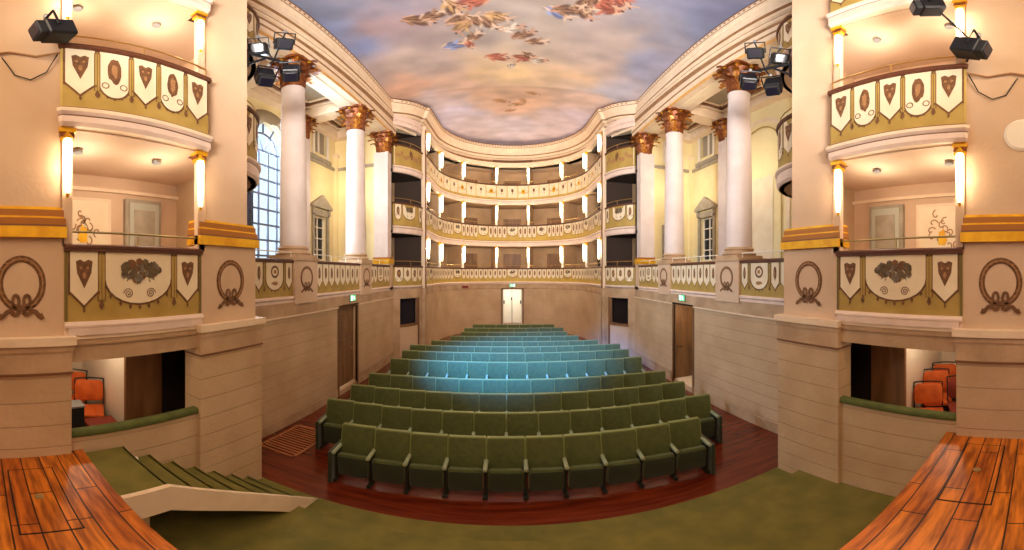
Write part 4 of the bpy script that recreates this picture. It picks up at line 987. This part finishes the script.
# posts, partitions, box doors and lamps
angs = [170, 137.5, 104.5, 75.5, 42.5, 10]
postu = [.06]+[1.95+3.5*R(180-a) for a in angs]+[hs.L-.06]
small = None; post0 = [None]*3; ordn = ['first', 'second', 'third', 'fourth', 'fifth', 'sixth', 'seventh', 'eighth']; tn = ['lowest', 'middle', 'top']
for t in range(3):
    zb = RAIL[t]-.04; zt = SOF[t+1] if t < 2 else TOPZ
    for i, u in enumerate(postu):
        p = hs.at(u, -.05, zb)
        lab = f'slim cream post with gilded capital, {ordn[i]} from left on the {tn[t]} horseshoe tier'
        if post0[t] is None:
            r = thing('gallery_post', p, lab, 'post', 'posts of the horseshoe tiers'); H = zt-zb
            b = MB(); b.lathe([(.075, 0), (.08, .03), (.065, .06), (.065, H-.14)], (0, 0, 0), 'white', 12); b.build('post_shaft', r, True)
            b = MB(); b.lathe([(.065, H-.14), (.08, H-.11), (.07, H-.08), (.10, H-.03), (.10, H)], (0, 0, 0), 'gold', 12); b.build('post_capital', r, True); post0[t] = r
        else:
            r = dup(post0[t], p); r['label'] = lab
        lp = hs.at(u, .10, zt-.10)
        lab = f'glowing glass lamp on the {ordn[i]} post from left, {tn[t]} horseshoe tier'
        if small is None: small = make_lamp(.80, .055, lab, 'lamps on the horseshoe posts', 27.0); small.location = lp
        else: o = dup(small, lp); o['label'] = lab
    for i in range(8):                                        # radial partitions
        u = postu[i]; a, c = hs.at(u, -.12, 0), hs.at(u, -1.35, 0); v = (Vector(c)-Vector(a)).normalized(); nrm = Vector((-v.y, v.x, 0))*.03
        b = MB(); z0 = (SOF[t]+.12 if t else 2.8)
        cs = [Vector(a)+nrm, Vector(a)-nrm, Vector(c)-nrm, Vector(c)+nrm]
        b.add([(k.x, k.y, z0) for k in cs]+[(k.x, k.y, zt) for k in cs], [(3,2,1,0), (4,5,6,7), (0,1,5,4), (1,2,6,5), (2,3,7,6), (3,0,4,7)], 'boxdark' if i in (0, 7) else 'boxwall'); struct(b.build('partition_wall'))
    for i in range(7):
        u = (postu[i]+postu[i+1])/2; b = MB(); z0 = (SOF[t]+.12 if t else 2.8); hw = .42
        b.sweep(hs, [(-1.30, z0), (-1.30, z0+1.62), (-1.35, z0+1.62), (-1.35, z0)], 'doorbrown', u-hw*.9, u+hw*.9)
        struct(b.build('door_%d' % (12+t*7+i)))

# cornice all round
def zmap(P, yy, z):
    f1 = min(1, max(0, (yy-11.5)/1.5)); f2 = min(1, max(0, (yy-13.0)/3.0)); zb_ = 9.02+.33*f1; zt_ = 10.20+.25*f1+.20*f2
    return zb_+(z-9.30)/1.54*(zt_-zb_)
class CorPath(Path):
    def at(s, u, d, z):
        x_, y_, _ = Path.at(s, u, d*.75-.20, 0); y2 = Path.at(s, u, 0, 0)[1]
        return (x_, y_, zmap(None, y2, z) if z > 1 else z)
cor_full = CorPath([tuple(p) for p in cor_full.p])
b = MB()
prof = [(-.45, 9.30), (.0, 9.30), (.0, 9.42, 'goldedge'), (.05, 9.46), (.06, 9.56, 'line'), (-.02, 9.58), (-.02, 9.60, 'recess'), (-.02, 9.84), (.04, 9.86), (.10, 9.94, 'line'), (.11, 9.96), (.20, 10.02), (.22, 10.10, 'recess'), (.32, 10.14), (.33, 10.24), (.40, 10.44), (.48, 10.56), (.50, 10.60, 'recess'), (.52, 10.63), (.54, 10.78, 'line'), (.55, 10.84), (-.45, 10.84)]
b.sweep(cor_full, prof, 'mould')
n = int(cor_full.L/.17)
for i in range(n):
    u = (i+.5)*.17; vs = [cor_full.at(u+a_, d_, z) for z in (10.68, 10.73) for (a_, d_) in ((-.03, .53), (.03, .53), (.03, .56), (-.03, .56))]
    b.add(vs, [(3,2,1,0), (4,5,6,7), (0,1,5,4), (1,2,6,5), (2,3,7,6), (3,0,4,7)], 'orn2')
struct(b.build('trim_4'))
b = MB(); b.sweep(hs, [(-.16, 9.66), (-.13, 9.66), (-.13, 9.80), (-.16, 9.80)], 'orn', UM-1.05, UM+1.05); struct(b.build('trim_5'))
# ceiling-side closure over the aisles
for sx in (-1, 1):
    b = MB(sx); b.box((XW+.3, 3.2, 9.3), (XW+.45, 11.7, 11.6), 'plaster'); struct(b.build('wall_attic_'+SIDE[sx]))

# ------------------------------------------------------------ exit signs and small sign
def exit_sign(x, y, z, ax, label):
    """ax: +1 faces +X, -1 faces -X, 0 faces -Y"""
    parts = []
    T = (lambda u, z_, d: (x+ax*(.03+d), y-ax*u, z+z_)) if ax else (lambda u, z_, d: (x+u, y-.03-d, z+z_))
    b = MB()
    if ax: b.box((x, y-.17, z-.09), (x+ax*.03, y+.17, z+.09), 'grey')
    else: b.box((x-.17, y-.03, z-.09), (x+.17, y, z+.09), 'grey')
    parts.append(b.build('sign_box'))
    b = MB(); b.poly(T, [(-.155, -.075), (-.155, .075), (.155, .075), (.155, -.075)], .004, 'signgreen')
    W = 'signwhite'
    b.poly(T, [(.03, -.065), (.03, .065), (.12, .065), (.12, -.065)], .006, W)                                 # doorway
    b.poly(T, ell(-.045, .045, .014, .014, 10), .008, W)                                                        # running figure
    strip(b, T, [(-.05, .03), (-.065, -.01)], .024, .008, W); strip(b, T, [(-.065, -.01), (-.035, -.025), (-.05, -.06)], .014, .008, W); strip(b, T, [(-.065, -.01), (-.09, -.035), (-.12, -.03)], .014, .008, W)
    strip(b, T, [(-.05, .026), (-.02, .01), (.0, .02)], .011, .008, W); strip(b, T, [(-.05, .026), (-.085, .02), (-.095, -.005)], .011, .008, W)
    parts.append(b.build('sign_face'))
    thing_at('exit_sign', (x, y, z), label, 'sign', parts)
exit_sign(-XW+.02, 8.15, 2.62, 1, 'green and white running-man exit sign above the left side doorway')
exit_sign(XW-.02, 7.95, 2.62, -1, 'green and white running-man exit sign above the right side doorway')
exit_sign(0.0, 18.43, 2.62, 0, 'green and white running-man exit sign above the bright rear doorway')
b = MB(); b.box((-2.62, 17.22, 2.52), (-2.30, 17.30, 2.64), 'signred'); b.box((-2.60, 17.21, 2.56), (-2.32, 17.22, 2.60), 'dark')
tag(b.build('red_sign'), 'small dark red box sign on the rear wall left of the bright doorway', 'sign')

# ------------------------------------------------------------ stage steps on the left
parts = []
nst = 7; y0, y1, z0, z1 = 1.34, 3.32, 0.14, ZS; rise = (z1-z0)/(nst); run = (y1-y0)/(nst)
X0, X1 = -XP+.08, -2.36
b = MB(); b.box((X0, .95, ZS-.09), (X1, y0, ZS), 'carpet'); parts.append(b.build('landing'))
for k in range(nst):
    za = z1-rise*(k+1) if k < nst-1 else z0+.02; b = MB()
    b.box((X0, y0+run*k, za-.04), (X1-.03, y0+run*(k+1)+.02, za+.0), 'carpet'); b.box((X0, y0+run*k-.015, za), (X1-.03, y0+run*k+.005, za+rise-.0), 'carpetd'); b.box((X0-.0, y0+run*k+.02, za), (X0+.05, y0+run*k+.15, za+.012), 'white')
    parts.append(b.build('step'))
b = MB(); n = 12; vs = []                                     # curved pale stringer
for k in range(n+1):
    t = k/n; y = .95 if k == 0 else y0+(y1-y0)*(k-1)/(n-1); zt = ZS if k <= 1 else z1-(z1-z0)*((k-1)/(n-1))+.05*math.sin(PI*(k-1)/(n-1)); th = .30 if k < n-1 else .14
    if k == 0: zt = ZS
    zt += .015; zb_ = max(zt-th+.04*math.sin(PI*t), .15)
    vs += [(X1-.03, y, zt), (X1+.02, y, zt), (X1+.02, y, zb_), (X1-.03, y, zb_)]
fs = [(i*4+k, (i+1)*4+k, (i+1)*4+(k+1) % 4, i*4+(k+1) % 4) for i in range(n) for k in range(4)]+[(3,2,1,0), (n*4, n*4+1, n*4+2, n*4+3)]
b.add(vs, fs, 'mould'); parts.append(b.build('stringer'))
b = MB(); b.box((X0+.04, 1.0, .28), (X1-.15, 1.25, ZS-.1), 'band'); parts.append(b.build('landing_support'))
thing_at('stage_steps', (-2.8, 2.1, .14), 'green carpeted steps with a pale stringer running down from the stage along the left wall', 'stairs', parts)
# floor grate
b = MB(); gx0, gx1, gy0, gy1 = -4.2, -3.42, 4.3, 5.5; zz = ZF(gy0)+.004
for (a, c) in (((gx0, gy0), (gx1, gy0+.04)), ((gx0, gy1-.04), (gx1, gy1)), ((gx0, gy0), (gx0+.04, gy1)), ((gx1-.04, gy0), (gx1, gy1))): b.box((a[0], a[1], zz), (c[0], c[1], zz+.012), 'grate')
y = gy0+.1
while y < gy1-.05: b.box((gx0+.04, y, zz), (gx1-.04, y+.035, zz+.008), 'grate'); y += .085
tag(b.build('floor_grate'), 'rectangular slatted tan floor grate beside the left wall and front seat rows', 'grate')

# ------------------------------------------------------------ theatre seats
def seat_proto():
    t = thing('theatre_seat', (0, 0, 0), 'x', 'seat', 'green velvet theatre seats')
    def TB(x, y, z): return (x, y+(z-.40)*.20+.05*(x/.235)**2*-1, z)
    b = MB(); b.rbox((-.247, -.035, .36), (.247, .045, .925), .022, 'velvet', TB); bk = b.build('backrest', t, True)
    b = MB(); b.rbox((-.249, -.02, .915), (.249, .05, .94), .01, 'rim', TB); b.rbox((-.252, -.03, .5), (-.240, .045, .93), .004, 'rim', TB); b.rbox((.240, -.03, .5), (.252, .045, .93), .004, 'rim', TB); b.build('back_rim', bk, True)
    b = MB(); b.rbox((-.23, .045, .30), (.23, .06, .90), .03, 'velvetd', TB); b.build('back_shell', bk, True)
    def TS(x, y, z): return (x, y-(z-.14)*.10, z)
    b = MB(); b.rbox((-.222, -.235, .13), (.222, -.13, .55), .05, 'velvet', TS); s_ = b.build('folding_seat', t, True)
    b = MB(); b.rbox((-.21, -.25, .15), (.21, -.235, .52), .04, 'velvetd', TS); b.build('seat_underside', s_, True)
    return t
def arm_mesh():
    b = MB(); b.rbox((-.028, -.33, .56), (.028, .07, .615), .02, 'arm'); o = b.build('armrest', None, True)
    b = MB(); b.box((-.016, -.22, .05), (.016, .0, .56), 'seatmetal'); b.box((-.03, -.28, 0), (.03, .04, .05), 'seatmetal'); s_ = b.build('stanchion', None)
    return o, s_
PR = seat_proto(); ARM, STAN = arm_mesh(); STAN.parent = ARM
ARM.name = 'armrest'
b = MB(); b.rbox((-.03, -.34, .0), (.03, .12, .60), .015, 'velvetd'); b2 = b.build('end_panel', None, True)
rows = [(4.47, 10, 'first'), (5.37, 13, 'second'), (6.3, 13, 'third'), (7.2, 13, 'fourth'), (8.62, 13, 'fifth'), (9.6, 13, 'sixth'), (10.4, 13, 'seventh'), (11.15, 11, 'eighth'), (12.0, 9, 'ninth'), (12.85, 8, 'tenth'), (13.75, 8, 'eleventh'), (14.65, 7, 'twelfth')]
num = ['', 'first', 'second', 'third', 'fourth', 'fifth', 'sixth', 'seventh', 'eighth', 'ninth', 'tenth', 'eleventh', 'twelfth', 'thirteenth']
PITCH = .508; used = False
for ri, (yy, n, rn) in enumerate(rows):
    z = ZF(yy)
    for i in range(n):
        xx = (i-(n-1)/2)*PITCH; ang = math.atan(xx*.055)*-1; yb = yy-.11-.012*xx*xx
        if i == 0: lab = f'green velvet folding seat, leftmost of the {rn} row from the stage'
        elif i == n-1: lab = f'green velvet folding seat, rightmost of the {rn} row from the stage'
        elif i*2+1 == n: lab = f'green velvet folding seat in the middle of the {rn} row from the stage'
        elif i < n/2: lab = f'green velvet folding seat, {num[i+1]} from the left end of the {rn} row from stage'
        else: lab = f'green velvet folding seat, {num[n-i]} from the right end of the {rn} row from stage'
        if not used: r = PR; used = True; r.location = (xx, yb, z)
        else: r = dup(PR, (xx, yb, z)) if False else None
        if r is None:
            r = PR.copy(); COL.objects.link(r); r.location = (xx, yb, z)
            for ch in [c for c in PR.children if c.name.split('.')[0] in ('backrest', 'folding_seat')]:
                c = ch.copy(); COL.objects.link(c); c.parent = r
                for g2 in list(ch.children): d_ = g2.copy(); COL.objects.link(d_); d_.parent = c
        r.rotation_euler = (0, 0, ang); r['label'] = lab
        a = ARM.copy(); COL.objects.link(a); a.parent = r; a.location = (-PITCH/2, 0, 0); q = STAN.copy(); COL.objects.link(q); q.parent = a
        if i == n-1: a = ARM.copy(); COL.objects.link(a); a.parent = r; a.location = (PITCH/2, 0, 0); q = STAN.copy(); COL.objects.link(q); q.parent = a
        if i in (0, n-1): e = b2.copy(); COL.objects.link(e); e.parent = r; e.location = ((-PITCH/2-.045) if i == 0 else (PITCH/2+.045), 0, 0)
for o in (ARM, STAN, b2): bpy.data.objects.remove(o)

# ------------------------------------------------------------ stage spotlights
def spotlight(loc, aim, label, size=.30, long=.34, kind='frame', mount=None):
    """theatre lantern: body, barn-door frame, yoke, lens, clamp"""
    parts = []; q = (Vector(aim)-Vector(loc)).to_track_quat('Y', 'Z').to_matrix()
    def T(x, y, z): v = q @ Vector((x, y, z))+Vector(loc); return (v.x, v.y, v.z)
    s_ = size; b = MB(); b.rbox((-s_/2, -long/2, -s_/2*.85), (s_/2, long/2*.55, s_/2*.85), .03, 'black', T)
    b.rbox((-s_*.42, long*.27, -s_*.36), (s_*.42, long*.5, s_*.36), .02, 'blackm', T)
    for k in range(4): b.rbox((-s_*.3, -long/2-.012, -s_*.3+k*.045*s_/.3), (s_*.3, -long/2, -s_*.3+k*.045*s_/.3+.015), .005, 'grey', T)
    body = b.build('lamp_housing', None, False); parts.append(body)
    b = MB(); b.rbox((-s_*.34, long*.5, -s_*.29), (s_*.34, long*.52, s_*.29), .03, 'lens', T); b.build('lens', body)
    b = MB(); h = s_*.80; b.tube([T(-s_/2-.02, 0, 0), T(-s_/2-.02, 0, h), T(s_/2+.02, 0, h), T(s_/2+.02, 0, 0)], .014, 'black'); y_ = b.build('yoke', None); parts.append(y_)
    b = MB(); b.lathe([(.025, 0), (.03, .02), (.025, .05)], T(0, 0, h), 'grey', 8)
    if mount: b.tube([T(0, 0, h), mount], .014, 'black')
    b.build('clamp', y_)
    return thing_at('stage_spotlight', loc, label, 'spotlight', parts)
def sfrompx(px, py, x=None, r=None):
    return None
for sx in (-1, 1):
    nm = SIDE[sx]
    MT = (sx*3.42, 3.30, 7.1)
    # bracket arm
    parts = []
    b = MB(sx); b.tube([(3.46, 3.27, 6.85), (3.38, 3.6, 6.88), (3.28, 3.95, 6.9)], .025, 'black'); b.tube([(3.46, 3.27, 6.6), (3.38, 3.6, 6.88)], .02, 'black'); parts.append(b.build('bracket_arm'))
    b = MB(sx); b.box((3.42, 3.24, 6.55), (3.50, 3.28, 6.9), 'black'); parts.append(b.build('wall_plate'))
    thing_at('lighting_bracket', (sx*3.4, 3.3, 6.4), f'black bracket carrying four spotlights on the {nm} wreath pier', 'bracket', parts)
    for k, (x_, y_, z_, ax, ay, az_, lab) in enumerate(((3.50, 3.56, 7.12, -.3, 6.5, 3.0, 'nearer the pier, top pair'), (3.25, 3.82, 7.27, -1.0, 9, 3.0, 'nearer the capital, top pair'),
                                                       (3.44, 3.62, 6.50, 0.8, 8.5, 1.0, 'nearer the pier, bottom pair'), (3.18, 3.90, 6.62, 1.0, 7.0, 0.5, 'nearer the capital, bottom pair'))):
        spotlight((sx*x_, y_, z_), (sx*ax, ay-9 if k < 2 else ay-6.5, az_), f'black stage spotlight of the {nm} cluster, {lab}', .26, .34, mount=(sx*3.36, 3.72, 6.88))
spotlight((-3.04, .60, 5.84), (-2.7, -.9, 5.35), 'black stage spotlight clamped alone to the left stage pier with hanging cable', .24, .36, mount=(-3.27, .72, 6.0))
spotlight((3.03, .62, 5.92), (2.8, -.9, 5.3), 'black stage spotlight on the right stage pier beside the cable', .24, .36, mount=(3.27, .72, 5.9))
spotlight((2.98, 1.06, 6.72), (2.2, 2.2, 6.3), 'black stage spotlight at top right, above the other pier spotlight', .22, .32, mount=(3.27, .7, 6.3))
for sx in (-1, 1):
    b = MB(sx); b.tube([(3.27, .72, 5.72), (3.31, .5, 5.66), (3.31, .25, 5.70), (3.31, 0, 5.64), (3.31, -.3, 5.68)], .012, 'orn2')
    b.tube([(3.28, .70, 5.7), (3.31, .6, 5.45), (3.31, .45, 5.33), (3.31, .3, 5.38), (3.31, .18, 5.62)], .007, 'blackm')
    tag(b.build('cable'), f'thin cables looping over the {SIDE[sx]} stage pier below its spotlight', 'cable')
    b = MB(sx); b.lathe([(.17, 0), (.2, .02), (.19, .04), (.12, .05)], (0, 0, 0), 'white', 22); o = b.build('wall_disc'); o.rotation_euler = (0, R(90), 0); o.location = (sx*3.30, .13, 4.85)
    if sx > 0: tag(o, 'white round fitting on the right stage pier at the right edge', 'fitting'); 
    else: bpy.data.objects.remove(o)

# ------------------------------------------------------------ chairs in the low side boxes
def chair(loc, rz, seat, label):
    t = thing('stacking_chair', loc, label, 'chair', None, rz)
    b = MB(); b.rbox((-.21, -.22, .43), (.21, .2, .49), .02, seat); b.build('seat', t, True)
    def TBk(x, y, z): return (x, y+(z-.5)*.18-.06*(x/.2)**2, z)
    b = MB(); b.rbox((-.20, .19, .56), (.20, .23, .86), .06, seat, TBk); b.build('backrest', t, True)
    for q in (-1, 1):
        b = MB(); b.tube([(q*.20, -.2, 0), (q*.20, -.19, .43)], .011, 'blackm'); b.build('leg', t)
        b = MB(); b.tube([(q*.20, .24, 0), (q*.20, .19, .43), (q*.205, .27, .88)], .011, 'blackm'); b.build('leg', t)
    b = MB(); b.tube([(-.205, .27, .88), (0, .29, .89), (.205, .27, .88)], .011, 'blackm'); b.build('back_frame', t)
    return t
chair((-5.05, 1.30, .85), R(62), 'orange', 'orange upholstered chair at the back of the left low box')
chair((-4.55, 1.42, .85), R(70), 'orange', 'orange chair in front, standing by the white wall of the left low box')
t = thing('padded_stool', (-4.0, 1.42, .85), 'dark red padded stool just behind the green sill of the left low box', 'stool')
b = MB(); b.rbox((-.2, -.19, .44), (.2, .19, .52), .03, 'redseat'); b.build('seat', t, True)
for q in (-1, 1):
    for p_ in (-1, 1): b = MB(); b.tube([(q*.18, p_*.17, 0), (q*.15, p_*.14, .44)], .011, 'blackm'); b.build('leg', t)
for k, (x_, y_, z_, lab) in enumerate(((4.15, 1.42, .78, 'nearest the green sill'), (4.60, 1.44, .85, 'second from the green sill'), (5.05, 1.42, .85, 'third from the green sill'), (4.35, .98, .85, 'nearest the stage pier'), (4.95, .95, .85, 'at the back beside the rear wall'))):
    chair((x_, y_, z_), R(-68), 'orange' if k != 3 else 'redseat', f'orange-red chair in the right low box, {lab}' if k != 3 else 'dark red chair in the right low box, nearest the stage pier')
b = MB(); b.box((-3.98, .95, .85), (-3.78, 1.12, 1.72), 'blackm'); b.box((-3.99, .94, 1.72), (-3.77, 1.13, 1.74), 'grey'); tag(b.build('black_cabinet'), 'small black box with grey lid behind the left green sill', 'box')
